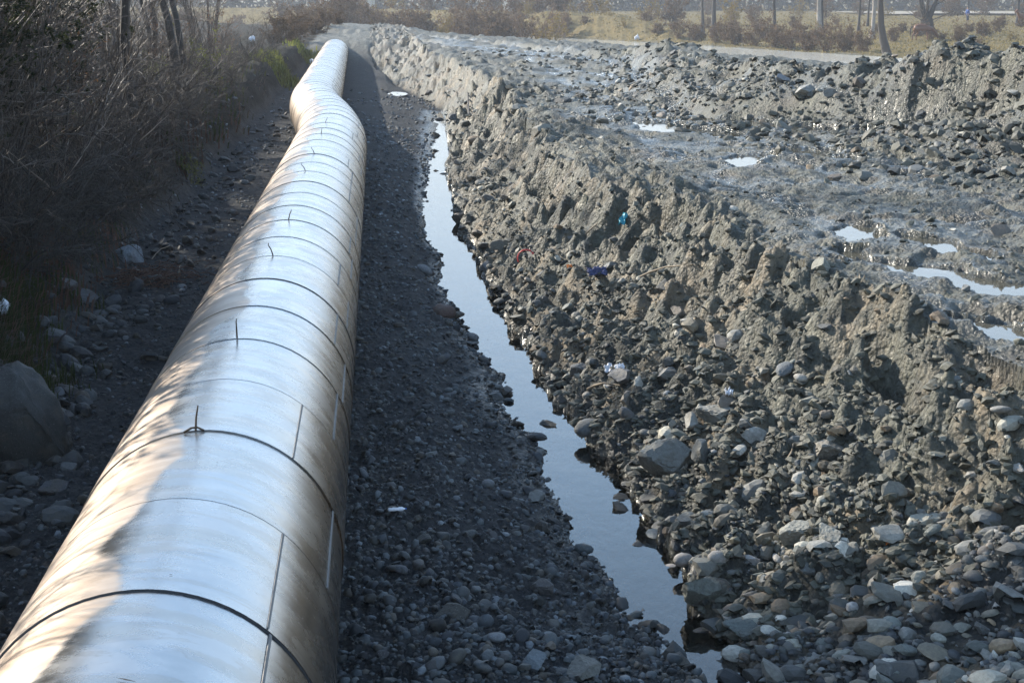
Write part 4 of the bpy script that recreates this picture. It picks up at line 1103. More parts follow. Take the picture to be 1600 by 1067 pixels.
def plant(name, loc, seed, label, cat, group, mats=('bark', 'twig'), leaves=None, pale=0, **kw):
    S, B, W = grow(seed, **kw)
    PB = []
    if pale:
        W = W[:-1]; PB, B = B[:pale], B[pale:]; PB = [(q_[0] * 1.0 + np.linspace(0, 1, len(q_[0]))[:, None] * (q_[0][-1] - q_[0][0]) * .35, .010, .003) for q_ in PB]
    root = empty(name, loc); tag(root, label, cat, group)
    V, T = strands(S, 5); mesh_obj('stems' if kw['nst'] > 1 else 'trunk', np_mesh('stems', V, T), M[mats[0]], root)
    V, T = strands(B, 3); mesh_obj('branches', np_mesh('branches', V, T), M[mats[0]], root)
    if PB:
        V, T = strands(PB, 5); mesh_obj('pale_branches', np_mesh('pale_branches', V, T), M['palebark'], root)
    if W:
        V, T = strands(W, 3); mesh_obj('twigs', np_mesh('twigs', V, T), M[mats[1]], root)
    if leaves:
        n_, mt, sz = leaves; r2 = np.random.default_rng(seed + 5); V = []; T = []
        for i in range(n_):
            P = (W or B)[r2.integers(0, len(W or B))][0]; q = P[r2.integers(0, len(P))]; a_ = r2.normal(0, 1, 3); a_ /= np.linalg.norm(a_); b_ = np.cross(a_, r2.normal(0, 1, 3)); b_ /= np.linalg.norm(b_) + 1e-9
            s_ = sz * r2.uniform(.6, 1.3); k = len(V)
            V += [q, q + a_ * s_ * .5 + b_ * s_ * .32, q + a_ * s_, q + a_ * s_ * .5 - b_ * s_ * .32]; T.append((k, k + 1, k + 2, k + 3))
        mesh_obj('leaves', np_mesh('leaves', V, T), M[mt], root)
    return root
protos = []
def pl(kind, loc, rz, scale, label, cat='shrub', group=None):
    """first use moves the prototype itself, later uses copy it"""
    e_ = kind
    if not e_.get('_used'):
        o_ = e_['root']; e_['_used'] = 1; o_.location = loc; o_.rotation_euler = (0, 0, rz); o_.scale = (scale,) * 3
    else:
        o_ = clone(e_['root'], loc, rz, scale)
    tag(o_, label, cat, group); return o_
def proto(*a_, **k): return dict(root=plant(*a_, **k))
KS = [proto('bare_shrub', (0, 0, -50), 11, 'x', 'shrub', None, height=2.6, spread=.55, pale=5, nst=9, nbr=9, ntw=6, stem_r=.024, lean=(.10, 0)),
      proto('bare_shrub', (0, 0, -50), 12, 'x', 'shrub', None, height=3.0, spread=.6, pale=5, nst=8, nbr=10, ntw=6, stem_r=.024, lean=(.25, -.05), droop=.02),
      proto('bare_shrub', (0, 0, -50), 13, 'x', 'shrub', None, height=2.2, spread=.8, pale=5, nst=10, nbr=9, ntw=6, lean=(.2, 0), droop=.05),
      proto('bare_shrub', (0, 0, -50), 14, 'x', 'shrub', None, height=3.6, spread=.45, pale=5, nst=9, nbr=12, ntw=7, stem_r=.026, lean=(.05, 0)),
      proto('bare_shrub', (0, 0, -50), 15, 'x', 'shrub', None, height=2.4, spread=.7, nst=9, nbr=9, ntw=7, mats=('bark', 'redtwig'), lean=(.1, 0), leaves=(260, 'dead', .05)),
      proto('bare_shrub', (0, 0, -50), 16, 'x', 'shrub', None, height=1.5, spread=1.1, mats=('dark', 'dark'), nst=20, nbr=9, ntw=8, lean=(.25, 0), droop=.08)]
KG = proto('leafy_shrub', (0, 0, -50), 17, 'x', 'shrub', None, height=2.2, spread=.25, nst=6, nbr=8, ntw=5, leaves=(1500, 'leaf', .055))
KV = proto('ivy_shrub', (0, 0, -50), 19, 'x', 'shrub', None, height=3.3, spread=.42, nst=9, nbr=10, ntw=5, stem_r=.026, leaves=(14000, 'ivy', .040))
KT = [proto('bare_tree', (0, 0, -50), 21, 'x', 'tree', None, mats=('dark', 'twig'), height=7.5, spread=.12, nst=1, nbr=34, ntw=14, stem_r=.10, bare=.3),
      proto('bare_tree', (0, 0, -50), 22, 'x', 'tree', None, mats=('dark', 'twig'), height=9.0, spread=.2, nst=2, nbr=24, ntw=14, stem_r=.12, bare=.3),
      proto('bare_tree', (0, 0, -50), 23, 'x', 'tree', None, mats=('bark', 'twig'), height=6.0, spread=.25, nst=4, nbr=16, ntw=10, stem_r=.05, bare=.2)]
# front row along the bank's edge
front = [(7.9, -3.9, 3, .85), (8.6, -4.3, 3, .9), (11.4, -4.7, 2, .85), (13.2, -4.9, 0, 1.0), (14.6, -4.5, 5, .9), (15.4, -4.3, 1, 1.0), (16.6, -3.8, 2, 1.0), (17.8, -4.4, 0, 1.1), (19.0, -3.9, 5, 1.2), (20.0, -4.4, 3, .95), (21.2, -4.0, 1, .95),
         (22.5, -4.5, 4, 1.1), (23.6, -3.9, 2, 1.0), (25.0, -4.4, 0, 1.0), (26.3, -4.0, 5, 1.2), (27.8, -4.5, 1, .9), (29.5, -4.1, 2, 1.0), (31.5, -4.6, 3, .8), (33.5, -4.2, 5, 1.2), (36, -4.6, 0, .9), (38.5, -4.3, 2, .9),
         (41, -4.8, 4, .9), (44, -4.4, 5, 1.1), (47.5, -4.9, 0, .8), (51, -4.4, 2, .8), (55, -4.9, 4, .8), (60, -4.4, 5, 1.0), (66, -4.8, 0, .7), (73, -4.6, 2, .8)]
NTH = ['first', 'second', 'third', 'fourth', 'fifth', 'sixth', 'seventh', 'eighth', 'ninth', 'tenth', 'eleventh', 'twelfth', 'thirteenth', 'fourteenth', 'fifteenth', 'sixteenth', 'seventeenth', 'eighteenth', 'nineteenth', 'twentieth',
       'twenty first', 'twenty second', 'twenty third', 'twenty fourth', 'twenty fifth', 'twenty sixth', 'twenty seventh', 'twenty eighth', 'twenty ninth', 'thirtieth']
LOOK = ['tangled grey brown', 'arching brown', 'drooping bushy', 'tall slim', 'reddish twiggy', 'low sprawling']
for i, (y, x, k, s_) in enumerate(front):
    pl(KS[k], (x, y, zat(x, y, False) - .05), rnd.uniform(-.5, .5), s_, '%s bare shrub, %s along the left bank edge from the camera' % (LOOK[k], NTH[i]), 'shrub', 'bare shrubs along the left bank')
for i in range(12):
    y = 12.9 + .95 * i + rnd.uniform(-.2, .2); x = -4.9 - .7 * rnd.random()
    pl(KS[3], (x, y, zat(x, y, False) - .1), rnd.uniform(0, 6.28), rnd.uniform(1.05, 1.25), 'tall bare shrub in the second row of the left thicket, %s from the camera' % NTH[i], 'shrub', 'tall shrubs of the second row on the left bank')
for i, (y, x, s_) in enumerate([(13.6, -5.7, 1.3), (15.0, -5.8, 1.35), (16.4, -5.7, 1.3), (18.0, -5.8, 1.35), (19.5, -5.7, 1.3), (21.4, -5.9, 1.3), (12.6, -5.5, 1.2), (13.0, -4.7, 1.1), (14.3, -5.0, 1.2), (15.6, -4.8, 1.15), (17.1, -5.1, 1.2), (18.7, -4.9, 1.15), (20.4, -5.2, 1.2), (22.6, -5.1, 1.1), (25.5, -5.4, 1.1), (29, -5.6, 1.0)]):
    pl(KV, (x, y, zat(x, y, False) - .1), 1.7 * i, s_, 'dark ivy covered shrub in the left thicket, %s of them from the camera' % NTH[sorted([13.6, 15.0, 16.4, 18.0, 19.5, 21.4, 12.6, 13.0, 14.3, 15.6, 17.1, 18.7, 20.4, 22.6, 25.5, 29]).index(y)], 'shrub', 'ivy covered shrubs in the left thicket')
low = [(5.2, -3.5), (6.3, -3.7), (7.3, -3.5), (8.6, -3.6), (9.6, -3.45), (10.4, -3.65), (11.2, -4.2), (12.6, -4.5), (13.9, -4.3), (15.4, -4.0), (16.1, -3.6), (17.3, -3.75), (18.5, -3.6), (20.4, -3.8), (22.0, -3.65), (24.2, -3.8), (27.0, -3.7), (30.5, -3.9), (34.8, -3.8), (39.8, -4.0)]
for i, (y, x) in enumerate(low):
    pl(KS[5], (x, y, zat(x, y, False) - .08), 2.1 * i, .85 + .25 * (i % 3) / 2, 'low bramble at the foot of the left thicket, %s from the camera' % NTH[i], 'bramble', 'low brambles at the foot of the left thicket')
r2 = random.Random(5)
for i in range(46):
    y = 13 + 62 * (i / 46) ** 1.25 + r2.uniform(-.6, .6); x = -5.6 - r2.random() * (1.5 + y * .10) - .02 * y
    k = r2.choice([0, 1, 3, 3, 4, 2]); pl(KS[k], (x, y, zat(x, y, False) - .05), r2.uniform(0, 6.28), r2.uniform(.85, 1.25), 'bare shrub deep inside the thicket on the left bank', 'shrub', 'bare shrubs deep in the left thicket')
for i, (y, x, k, s_, lb) in enumerate([(27, -3.6 - .05, 0, 1.1, 'straight dark trunk standing at the front of the left thicket'), (36.5, -4.1, 1, 1.0, 'dark forked trunk at the right end of the left thicket'), (33.0, -4.8, 2, 1.0, 'many stemmed bare tree among the front shrubs at left'), (39, -7.3, 0, 1.0, 'dark slender bare tree in the left thicket, nearest of the tall trunks'), (48, -6.3, 1, .9, 'dark forked bare tree in the left thicket right of the leafy green shrub'), (30, -8.2, 2, 1.1, 'many stemmed bare tree rising at the upper left of the thicket'),
                                     (58, -8.5, 0, 1.1, 'bare tree far back in the left thicket'), (64, -6.6, 2, 1.0, 'many stemmed bare tree at the far end of the left thicket'), (25, -9.5, 1, .8, 'forked bare tree at the upper left edge'), (76, -7.5, 1, .9, 'last forked bare tree of the left thicket'),
                                     (17, -7.6, 0, 1.05, 'tall bare tree beyond the left edge behind the shrubs'), (90, -11, 1, 1.0, 'bare tree standing past the far end of the pipe at left')]):
    pl(KT[k], (x, y, zat(x, y, False) - .1), r2.uniform(0, 6.28), s_, lb, 'tree', 'bare trees of the left bank')
KC = proto('columnar_tree', (0, 0, -50), 41, 'x', 'tree', None, mats=('dark', 'twig'), height=9.5, spread=.02, nst=1, nbr=150, ntw=10, stem_r=.13, bare=.33, up=1.5, leaves=(5000, 'grass', .16))
pl(KC, (-6.1, 15.35, zat(-6.1, 15.35, False) - .1), .4, 1.0, 'narrow leafy tree left of the big boulder outside the picture', 'tree', 'bare trees of the left bank').scale = (.62, .62, 1.0)
q = at_depth(318, 118, 40); pl(KG, (q[0], 40, zat(q[0], 40, False) - .1), .3, .8, 'yellow green leafy shrub between the dark trunks of the left thicket', 'shrub')
q = at_depth(232, 85, 38); pl(KG, (q[0], 38, zat(q[0], 38, False) - .1), 2.3, .6, 'smaller yellow green leafy shrub deeper in the left thicket', 'shrub')
q = ground_at(305, 296); pl(KG, (q[0] - .1, q[1] + .4, q[2] - .15), 1.0, .38, 'low leafy shrub spilling over the bank foot, its top sunlit', 'shrub')

# grass
def blades(name, pts, ln, mat, seed, width=.006, lean=.6, kind='stuff'):
    r2 = np.random.default_rng(seed); n_ = len(pts); a_ = r2.uniform(0, 6.28, n_); L_ = ln * r2.uniform(.5, 1.3, n_)
    d = np.stack([np.cos(a_), np.sin(a_), np.zeros(n_)], 1); s_ = np.stack([-np.sin(a_), np.cos(a_), np.zeros(n_)], 1)
    wd = np.maximum(width, pts[:, 1] * .00045)[:, None]
    le = lean * r2.uniform(.2, 1.2, n_)[:, None]; up = np.array([[0, 0, 1.0]])
    p0 = pts; p1 = pts + L_[:, None] * (.55 * up + .25 * le * d); p2 = pts + L_[:, None] * ((.95 - .35 * le) * up + .75 * le * d)
    V = np.stack([p0 - s_ * wd, p0 + s_ * wd, p1 - s_ * wd * .8, p1 + s_ * wd * .8, p2], 1).reshape(-1, 3)
    b_ = np.arange(n_) * 5
    T = np.concatenate([np.stack([b_, b_ + 1, b_ + 3], 1), np.stack([b_, b_ + 3, b_ + 2], 1), np.stack([b_ + 2, b_ + 3, b_ + 4], 1)])
    o = mesh_obj(name, np_mesh(name, V, T), M[mat]); tag(o, kind=kind); return o
ii, P_, _ = choose(GM['left'] * (GX > -9) * (GY < 75) * sstep(-.25, .25, fbm(GX * .7, GY * .7, 501, 2)), 22000, 501); blades('undergrowth', P_, .22, 'grass', 501)
ii, P_, _ = choose(GM['left'] * (GX > -9) * (GY < 75), 14000, 502); blades('dead_grass', P_, .28, 'debris', 502, lean=1.0)
for px, py, n_, sx, sy, ln, mt, lb in [(432, 106, 900, .45, 1.6, .35, 'leaf', 'sunlit yellow green grass tuft on the bank edge beside the far pipe'), (478, 92, 500, .35, 1.2, .3, 'leaf', 'sunlit grass tuft farther along the bank edge'), (20, 570, 700, .25, .4, .25, 'grass', 'green grass tuft above the big boulder at the left edge')]:
    q = ground_at(px, py); r3 = np.random.default_rng(px); pts = np.stack([q[0] + r3.normal(0, sx, n_), q[1] + r3.normal(0, sy, n_), np.full(n_, 0.0)], 1); pts[:, 2] = land(pts[:, 0], pts[:, 1])[0] - .02
    o = blades('grass_tuft', pts, ln, mt, px + 3, kind='thing'); tag(o, lb, 'grass tuft', 'grass tufts')
okf = GM['field'] * (GY < 300)
r_ = np.random.default_rng(61)
w = okf * ok / np.maximum(GY, 1); w /= w.sum(); ii = r_.choice(len(w), 26000, p=w)
pf = np.stack([GX[ii] + r_.uniform(-.5, .5, len(ii)), GY[ii] + r_.uniform(-1.2, 1.2, len(ii)), GZ[ii]], 1); pf[:, 2] = land(pf[:, 0], pf[:, 1])[0] - .05
blades('field_grass', pf, .25, 'straw', 62, width=.015, lean=.8)

# ------------------------------------------------------------------ the far bank
KF = [proto('bare_shrub', (0, 0, -50), 31, 'x', 'shrub', None, mats=('fartwig', 'fartwig'), height=2.0, spread=1.0, nst=12, nbr=9, ntw=6, stem_r=.03, leaves=(2600, 'scrub', .13)),
      proto('bare_shrub', (0, 0, -50), 32, 'x', 'shrub', None, mats=('fartwig', 'redtwig'), height=2.6, spread=.7, nst=10, nbr=10, ntw=6, stem_r=.03, leaves=(2200, 'scrub', .12)),
      proto('ochre_shrub', (0, 0, -50), 33, 'x', 'shrub', None, mats=('fartwig', 'fartwig'), height=2.2, spread=.7, nst=9, nbr=8, ntw=6, leaves=(1500, 'ochre', .10))]
def fat(e_):   # distant twigs a little stouter, as bundles of twigs read from afar
    for ch in e_['root'].children:
        pass
fs = [(1085, 62, 140, 0, 1.1), (1120, 70, 134, 1, .9), (1150, 66, 138, 0, 1.2), (1180, 72, 131, 1, 1.1), (1210, 70, 133, 0, 1.3), (1235, 76, 127, 1, 1.0), (1262, 78, 124, 0, 1.2), (1290, 80, 122, 1, 1.2), (1320, 86, 117, 0, 1.1), (1345, 88, 115, 1, 1.0),
      (1060, 58, 148, 1, 1.0), (1135, 55, 150, 0, 1.3), (1195, 52, 152, 1, 1.2), (1250, 55, 145, 0, 1.2), (1300, 62, 137, 2, .9), (1275, 48, 150, 2, .9), (1325, 55, 140, 1, 1.0), (1030, 48, 158, 0, .8),
      (1498, 52, 140, 1, .8), (1535, 46, 150, 0, .9), (1530, 68, 122, 1, .55), (1490, 82, 112, 0, .6), (1395, 60, 140, 1, .7), (1560, 40, 160, 1, .8)]
CM = ['wide brown', 'reddish brown', 'ochre leaved']
for i, (px, py, Y, k, s_) in enumerate(fs):
    for _ in range(60):
        q = at_depth(px, py, Y); dr_, _p, sr_ = polyline_dist(np.array([q[0]]), np.array([Y]), RIV)
        if sr_[0] < 0 and dr_[0] > 7: break
        Y += 1.0
    pl(KF[k], (q[0], Y, zat(q[0], Y, False) - .1), r2.uniform(0, 6.28), s_ * .85, '%s shrub on the far river bank, %s from the left' % (CM[k], NTH[sorted(f[0] for f in fs).index(px)]), 'shrub', 'shrubs on the far river bank')
for i in range(36):   # low scrub scattered over the far bank
    px = 880 + 740 * (i + r2.uniform(-.45, .45)) / 36; Y = r2.uniform(132, 195)
    for _ in range(80):
        q = at_depth(px, 40, Y); dr_, _p, sr_ = polyline_dist(np.array([q[0]]), np.array([Y]), RIV)
        if sr_[0] < 0 and dr_[0] > 8: break
        Y += 1.0
    pl(KF[r2.choice([0, 1, 0, 2])], (q[0], Y, zat(q[0], Y, False) - .1), r2.uniform(0, 6.28), r2.uniform(.35, .8), 'low scrubby bush on the grass of the far bank', 'shrub', 'low scrub on the far bank')
for i in range(40):   # hazy scrub beyond the end of the pipe
    px = 470 + 420 * (i + r2.uniform(-.4, .4)) / 40; Y = r2.uniform(150, 200); q = at_depth(px, 15, Y); k = r2.choice([0, 1, 0, 1, 2])
    pl(KF[k], (q[0], Y, zat(q[0], Y, False) - .1), r2.uniform(0, 6.28), r2.uniform(1.0, 1.7), 'hazy brown shrub beyond the end of the pipe', 'shrub', 'hazy shrubs beyond the end of the pipe')
for i, (px, Y, s_) in enumerate([(452, 92, .8), (470, 99, .7), (488, 103, .75), (505, 108, .6), (440, 84, .8), (462, 88, .6), (525, 112, .6)]):
    q = at_depth(px, 30, Y); pl(KF[i % 2], (q[0], Y, zat(q[0], Y, False) - .1), 1.3 * i, s_, 'brown shrub on the hazy mound behind the end of the pipe, %s from the left' % NTH[[440, 452, 462, 470, 488, 505, 525].index(px)], 'shrub', 'shrubs on the hazy mound')
for i in range(34):   # scrub in front of the far woods
    px = -10 + 1640 * (i + r2.uniform(-.4, .4)) / 34; Y = r2.uniform(170, 265); q = at_depth(px, 15, Y); k = r2.choice([0, 1, 0, 1, 2])
    pl(KF[k], (q[0], Y, zat(q[0], Y, False) - .1), r2.uniform(0, 6.28), r2.uniform(1.1, 1.9), 'hazy bushy shrub in the belt before the far woods', 'shrub', 'hazy shrubs before the far woods')
# the leaning tree at the water, the forked tree and the other trunks
def bigtree(name, base, pts, r0, r1, label, mat='dark', seed=0, nb=26, limbs=()):
    root = empty(name, tuple(base)); tag(root, label, 'tree', 'trees on the far river bank')
    k = 10; V, T = tube(pts, r0, r1, 9)
    V = np.array(V); fl = np.exp(-np.maximum(V[:, 2:3], 0) / (r0 * 1.6)); ctr = np.array([[pts[0][0], pts[0][1], 0]]); V = V + (V - ctr) * [1, 1, 0] * fl * .5; V += np.random.default_rng(seed).normal(0, r0 * .05, V.shape)
    mesh_obj('trunk', np_mesh('trunk', V, T), M[mat], root)
    r3 = np.random.default_rng(seed); B = []; W = []
    for P, ra, rb in limbs:
        V, T = tube(P, ra, rb, 7); mesh_obj('limb', np_mesh('limb', V, T), M[mat], root)
    top = [np.array(pts[-1]), np.array(pts[-2])] + [np.array(l_[0][-1]) for l_ in limbs] + [np.array(l_[0][-2]) for l_ in limbs]
    for i in range(nb):
        q = top[r3.integers(0, len(top))] * r3.uniform(.75, 1.0); d = r3.normal(0, 1, 3); d[2] = abs(d[2]) * .8 + .2; d /= np.linalg.norm(d); ln = r3.uniform(1.5, 3.2)
        P = [q + d * ln * t + np.array([0, 0, .3 * t * t]) for t in (0, .33, .66, 1)]; B.append((P, .05, .012))
        for w_ in range(9):
            a_ = np.array(P[r3.integers(1, 4)]); e_ = d + r3.normal(0, .6, 3); W.append(([a_, a_ + e_ * .4, a_ + e_ * .9 + [0, 0, .1]], .012, .006))
    V, T = strands(B, 4); mesh_obj('branches', np_mesh('branches', V, T), M[mat], root)
    V, T = strands(W, 3); mesh_obj('twigs', np_mesh('twigs', V, T), M['fartwig'], root)
    return root
q = at_depth(1392, 99, 109); z0 = zat(q[0], 109, False) - .1
bigtree('tree', (q[0], 109, z0), [(.5, 0, 0), (.1, 0, .35), (-.2, 0, 1.0), (-.55, 0, 2.0), (-.75, .1, 3.0), (-.85, .1, 4.5), (-.8, .2, 7), (-.7, .2, 9.5)], .36, .12, 'leaning tree with a flared dark foot at the river edge', 'dark', 3)
q = at_depth(1449, 36, 155); z0 = zat(q[0], 155, False) - .1
bigtree('tree', (q[0], 155, z0), [(0, 0, 0), (0, 0, .5), (-.05, 0, 1.0), (-.1, 0, 1.6)], .62, .5, 'thick forked tree behind the brown horse', 'dark', 4, limbs=[([(-.1, 0, 1.5), (-.5, 0, 2.4), (-.9, 0, 4), (-1.3, 0, 7)], .34, .1), ([(.0, 0, 1.5), (.4, 0, 2.3), (.85, 0, 3.6), (1.2, 0, 7)], .32, .1), ([(-.1, .1, 1.5), (.0, .1, 3), (-.1, .2, 6.5)], .2, .08)])
for i, (px, Y, r_0, mt, lb) in enumerate([(1280, 160, .30, 'pale', 'pale straight trunk among the far shrubs'), (1284, 175, .22, 'dark', 'dark trunk just behind the pale straight trunk'), (1342, 170, .16, 'dark', 'thin dark trunk left of the leaning tree'), (1356, 180, .14, 'dark', 'second thin trunk left of the leaning tree'), (1364, 150, .22, 'pale', 'white lit slender trunk beside the leaning tree'),
                                          (1210, 165, .22, 'dark', 'dark trunk rising from the reddish far shrubs'), (1115, 165, .3, 'bark', 'dark brown trunk left among the far shrubs'), (1098, 170, .2, 'bark', 'thin brown trunk at the left end of the far shrubs'), (1512, 205, .13, 'dark', 'thin trunk rising behind the person in blue'), (1590, 190, .2, 'dark', 'trunk at the far right edge above the second horse')]):
    q = at_depth(px, 30, Y); z0 = zat(q[0], Y, False) - .1
    bigtree('tree', (q[0], Y, z0), [(0, 0, 0), (.03, 0, 1), (r2.uniform(-.1, .1), 0, 3), (r2.uniform(-.3, .3), 0, 6), (r2.uniform(-.5, .5), 0, 9)], r_0, r_0 * .3, lb, mt, 40 + i, 16)
for px, Y, w_, h_, lb in [(573, 215, .34, 6.0, 'pale concrete post beyond the end of the pipe'), (580, 216, .42, 3.0, 'shorter pale concrete post right beside the first'), (795, 235, .62, 6.0, 'broad pale concrete pillar in the haze')]:
    q = at_depth(px, 15, Y); z0 = zat(q[0], Y, False)
    if w_ == .34: z0 = at_depth(px, 23, Y)[2]
    if w_ == .42: z0 = at_depth(px, 20, Y)[2]
    if w_ == .62: z0 = at_depth(px, 20, Y)[2]
    zb = zat(q[0], Y, False) - .3
    V = []
    for zz, k in ((zb - z0, 1.0), (h_ * .96, .86), (h_, .78)):
        V += [(-w_ * k, -w_ * k * .8, zz), (w_ * k, -w_ * k * .8, zz), (w_ * k, w_ * k * .8, zz), (-w_ * k, w_ * k * .8, zz)]
    T = [(0, 1, 5, 4), (1, 2, 6, 5), (2, 3, 7, 6), (3, 0, 4, 7), (4, 5, 9, 8), (5, 6, 10, 9), (6, 7, 11, 10), (7, 4, 8, 11), (8, 9, 10, 11)]
    tag(mesh_obj('concrete_post', np_mesh('concrete_post', V, T, False), M['concrete'], loc=(q[0], Y, z0)), lb, 'post', 'concrete posts in the haze').rotation_euler = (0, 0, .7)
# far road
pa = [at_depth(px, 20, Y) for px, Y in ((1330, 285), (1420, 285), (1520, 285), (1640, 285), (1900, 285))]
V = []
for q in pa: V += [(q[0], 262, zat(q[0], 262, False) + .35), (q[0], 300, zat(q[0], 300, False) + .35)]
tag(mesh_obj('road', np_mesh('road', V, [(2 * i, 2 * i + 2, 2 * i + 3, 2 * i + 1) for i in range(4)]), M['road']), kind='structure')
# far woods: one hazy mass
r3 = np.random.default_rng(88); n_ = 60000
cx = r3.uniform(-190, 260, n_); cl_ = np.floor(cx / 6 + 3 * fbm(cx * .05, cx * 0, 5, 2)); top = 9 + 7 * _hash(cl_, cl_ * 0, 3)
P = np.stack([cx, 335 + 35 * r3.random(n_) + 8 * _hash(cl_, cl_ * 0, 9), -1 + top * r3.random(n_) ** .8], 1)
a_ = r3.normal(0, 1, (n_, 3)); a_ /= np.linalg.norm(a_, axis=1)[:, None]; b_ = np.cross(a_, r3.normal(0, 1, (n_, 3))); b_ /= np.linalg.norm(b_, axis=1)[:, None]
s_ = r3.uniform(.8, 2.0, (n_, 1))
V = np.stack([P, P + a_ * s_ + b_ * s_ * .35, P + a_ * s_ * 1.6], 1).reshape(-1, 3)
tag(mesh_obj('far_woods', np_mesh('far_woods', V, np.arange(3 * n_).reshape(-1, 3)), M['woods']), kind='stuff')

# ------------------------------------------------------------------ person and horses
def skin_body(name, nodes, edges, mat, parent, sub=1):
    me = bpy.data.meshes.new(name); me.from_pydata([q[:3] for q in nodes], edges, [])
    o = mesh_obj(name, me, mat, parent); md = o.modifiers.new('skin', 'SKIN'); md.use_smooth_shade = True
    for i, q in enumerate(nodes):
        r = q[3]; me.skin_vertices[0].data[i].radius = (r, r) if not isinstance(r, tuple) else r
    me.skin_vertices[0].data[0].use_root = True
    sb = o.modifiers.new('sub', 'SUBSURF'); sb.levels = sub; sb.render_levels = sub
    return o
def person(base, rz):
    root = empty('person', tuple(base), rz); tag(root, 'person in a blue jacket and dark trousers walking on the far bank', 'person')
    N = [(0, 0, .95, (.15, .11)), (0, 0, 1.12, (.14, .10)), (0, 0, 1.35, (.18, .11)), (0, .0, 1.47, .065), (0, .02, 1.56, .085), (0, .03, 1.66, .09), (0, .03, 1.72, .05),
         (-.10, .0, .88, .085), (-.12, .14, .48, .06), (-.12, .10, .08, .045), (-.12, .24, .04, .035), (.10, 0, .88, .085), (.12, -.06, .48, .06), (.12, -.26, .10, .045), (.12, -.14, .04, .035),
         (-.20, 0, 1.38, .06), (-.27, -.06, 1.12, .045), (-.25, .06, .88, .033), (-.25, .10, .80, .03), (.20, 0, 1.38, .06), (.27, .04, 1.12, .045), (.25, .16, .90, .033), (.25, .21, .83, .03),
         (0, .12, 1.60, .022)]
    E_ = [(0, 1), (1, 2), (2, 3), (3, 4), (4, 5), (5, 6), (0, 7), (7, 8), (8, 9), (9, 10), (0, 11), (11, 12), (12, 13), (13, 14), (2, 15), (15, 16), (16, 17), (17, 18), (2, 19), (19, 20), (20, 21), (21, 22), (4, 23)]
    for h_, s_ in ((18, -1), (22, 1)):
        hx, hy, hz = N[h_][:3]
        for f, (dx, dy, ln) in enumerate(((-.02, .02, .07), (-.007, .02, .085), (.007, .02, .09), (.02, .02, .08), (-.035 * s_, .03, .05))):
            i = len(N); N.append((hx + dx, hy + dy, hz - ln * .6, .0085)); N.append((hx + dx, hy + dy + .025, hz - ln, .008)); E_ += [(h_, i), (i, i + 1)]
    skin_body('body', N, E_, M['skin'], root)
    J = [(0, 0, .86, (.19, .15)), (0, 0, 1.12, (.175, .135)), (0, 0, 1.36, (.205, .14)), (0, 0, 1.46, .085), (-.21, 0, 1.38, .085), (-.27, -.06, 1.12, .07), (-.25, .05, .90, .055), (.21, 0, 1.38, .085), (.27, .04, 1.12, .07), (.25, .14, .92, .055)]
    skin_body('jacket', J, [(0, 1), (1, 2), (2, 3), (2, 4), (4, 5), (5, 6), (2, 7), (7, 8), (8, 9)], M['jacket'], root)
    Tt = [(0, 0, .92, (.165, .13)), (-.10, 0, .84, .105), (-.12, .14, .48, .08), (-.12, .11, .13, .065), (.10, 0, .84, .105), (.12, -.06, .48, .08), (.12, -.24, .15, .065)]
    skin_body('trousers', Tt, [(0, 1), (1, 2), (2, 3), (0, 4), (4, 5), (5, 6)], M['jeans'], root)
    skin_body('hair', [(0, .0, 1.68, .105), (0, -.03, 1.60, .08)], [(0, 1)], M['hair'], root)
q = at_depth(1511, 36, 200); person((q[0], 200, zat(q[0], 200, False) - .02), 1.9)
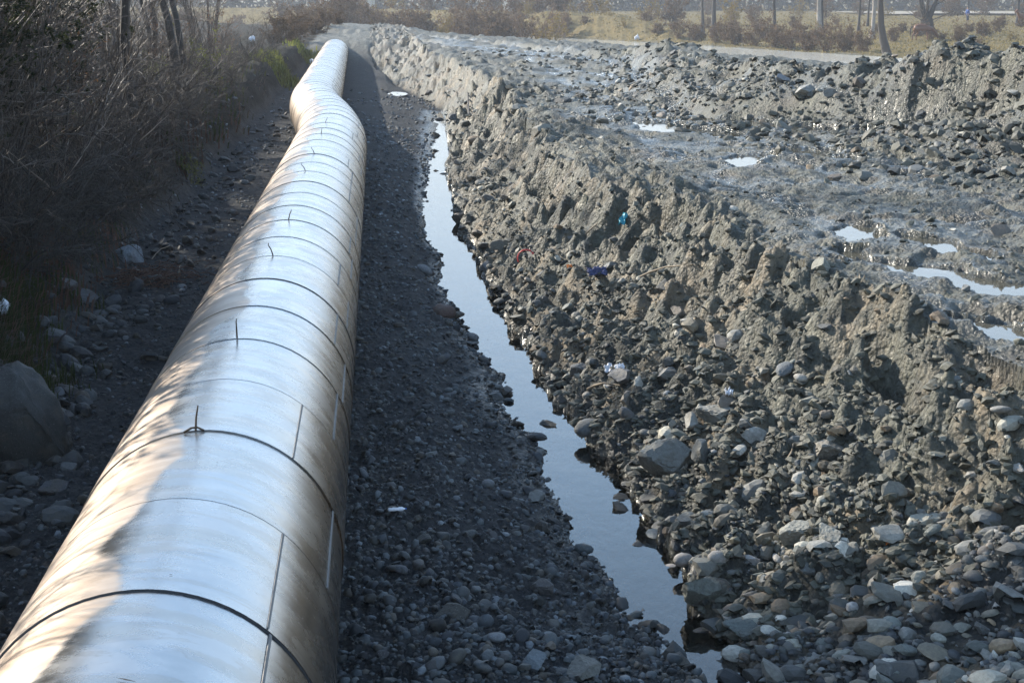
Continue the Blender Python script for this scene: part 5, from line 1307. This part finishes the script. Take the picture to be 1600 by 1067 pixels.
def horse(base, rz, label, graze):
    root = empty('horse', tuple(base), rz); tag(root, label, 'horse', 'horses on the far bank')
    N = [(-.55, 0, 1.12, (.26, .30)), (0, 0, 1.08, (.27, .31)), (.50, 0, 1.10, (.25, .31)), (-.78, 0, 1.18, .2)]
    if graze: hd = [(.78, 0, 1.05, .19), (1.10, 0, .78, .14), (1.34, 0, .52, .12), (1.46, 0, .30, .09), (1.52, 0, .14, .06)]
    else: hd = [(.72, 0, 1.30, .19), (.92, 0, 1.55, .14), (1.08, 0, 1.74, .12), (1.28, 0, 1.62, .09), (1.42, 0, 1.50, .065)]
    N += hd
    E_ = [(0, 1), (1, 2), (0, 3), (2, 4), (4, 5), (5, 6), (6, 7), (7, 8)]
    # ears
    i = len(N); N += [(hd[2][0] - .04, .07, hd[2][2] + .17, .025), (hd[2][0] - .04, -.07, hd[2][2] + .17, .025)]; E_ += [(6, i), (6, i + 1)]
    for s_, sw in ((1, .05), (-1, -.09)):
        i = len(N); N += [(.52, .15 * s_, .82, .12), (.54 + sw, .15 * s_, .48, .065), (.53 + sw, .15 * s_, .14, .042), (.57 + sw, .15 * s_, .05, .055)]; E_ += [(2, i), (i, i + 1), (i + 1, i + 2), (i + 2, i + 3)]
    for s_, sw in ((1, -.07), (-1, .10)):
        i = len(N); N += [(-.58, .15 * s_, .86, .155), (-.50 + sw, .15 * s_, .66, .09), (-.72 + sw, .15 * s_, .46, .058), (-.70 + sw, .15 * s_, .14, .042), (-.66 + sw, .15 * s_, .05, .055)]; E_ += [(0, i), (i, i + 1), (i + 1, i + 2), (i + 2, i + 3), (i + 3, i + 4)]
    N = [N[1]] + [N[0]] + N[2:]; m_ = {0: 1, 1: 0}; E_ = [(m_.get(a_, a_), m_.get(b_, b_)) for a_, b_ in E_]
    skin_body('body', N, E_, M['horse'], root)
    skin_body('tail', [(-.92, 0, 1.22, .06), (-1.06, 0, 1.0, .075), (-1.08, 0, .62, .06), (-1.05, 0, .42, .02)], [(0, 1), (1, 2), (2, 3)], M['mane'], root)
    P = [hd[0], hd[1], hd[2]]; skin_body('mane', [(q[0] - .06, .02, q[2] + q[3] * .9, (.05, .06)) for q in P], [(0, 1), (1, 2)], M['mane'], root)
q = at_depth(1440, 62, 140); horse((q[0], 140, zat(q[0], 140, False) - .02), .15, 'chestnut horse grazing under the thick forked tree', True)
q = at_depth(1599, 34, 175); horse((q[0], 175, zat(q[0], 175, False) - .02), math.pi + .5, 'brown horse at the right edge, half out of the picture', False)

# wooded hillside on the right of the valley, seen only as the dark band mirrored in the pipe's right flank
th = np.radians(np.linspace(34, 150, 90)); rr3 = np.linspace(0, 1, 14)
TT, RR = np.meshgrid(th, rr3); TT, RR = TT.ravel(), RR.ravel()
dist = 130 + 230 * RR; hx, hy = dist * np.sin(TT), dist * np.cos(TT)
hz = (sstep(0, .8, RR) * 74 * sstep(math.radians(34), math.radians(52), TT) * (1 + .35 * fbm(TT * 4, RR * 2, 900, 3)) + 3.0 * RR * fbm(hx * .08, hy * .08, 905, 3)).clip(-2, 86) - 1.5
T = [(i * 90 + j, i * 90 + j + 1, (i + 1) * 90 + j + 1, (i + 1) * 90 + j) for i in range(13) for j in range(89)]
tag(mesh_obj('hillside', np_mesh('hillside', np.stack([hx, hy, hz], 1), T), m_simple('wooded_hillside', (.055, .05, .036), .9, var=.6, scale=.15)), kind='structure')
# ------------------------------------------------------------------ haze
n = NT('haze'); n.out.inputs['Surface'].default_value if False else None
vol = n.n('ShaderNodeVolumePrincipled'); vol.inputs['Density'].default_value = 0.00055; vol.inputs['Color'].default_value = (.80, .86, .95, 1); vol.inputs['Anisotropy'].default_value = .25
n.l(vol.outputs[0], n.out.inputs['Volume'])
V = [(x_, y_, z_) for z_ in (-4, 90) for x_, y_ in ((-700, -60), (900, -60), (900, 2100), (-700, 2100))]
me = bpy.data.meshes.new('haze'); me.from_pydata(V, [], [(3, 2, 1, 0), (4, 5, 6, 7), (0, 1, 5, 4), (1, 2, 6, 5), (2, 3, 7, 6), (3, 0, 4, 7)])
tag(mesh_obj('haze', me, n.m), kind='stuff')
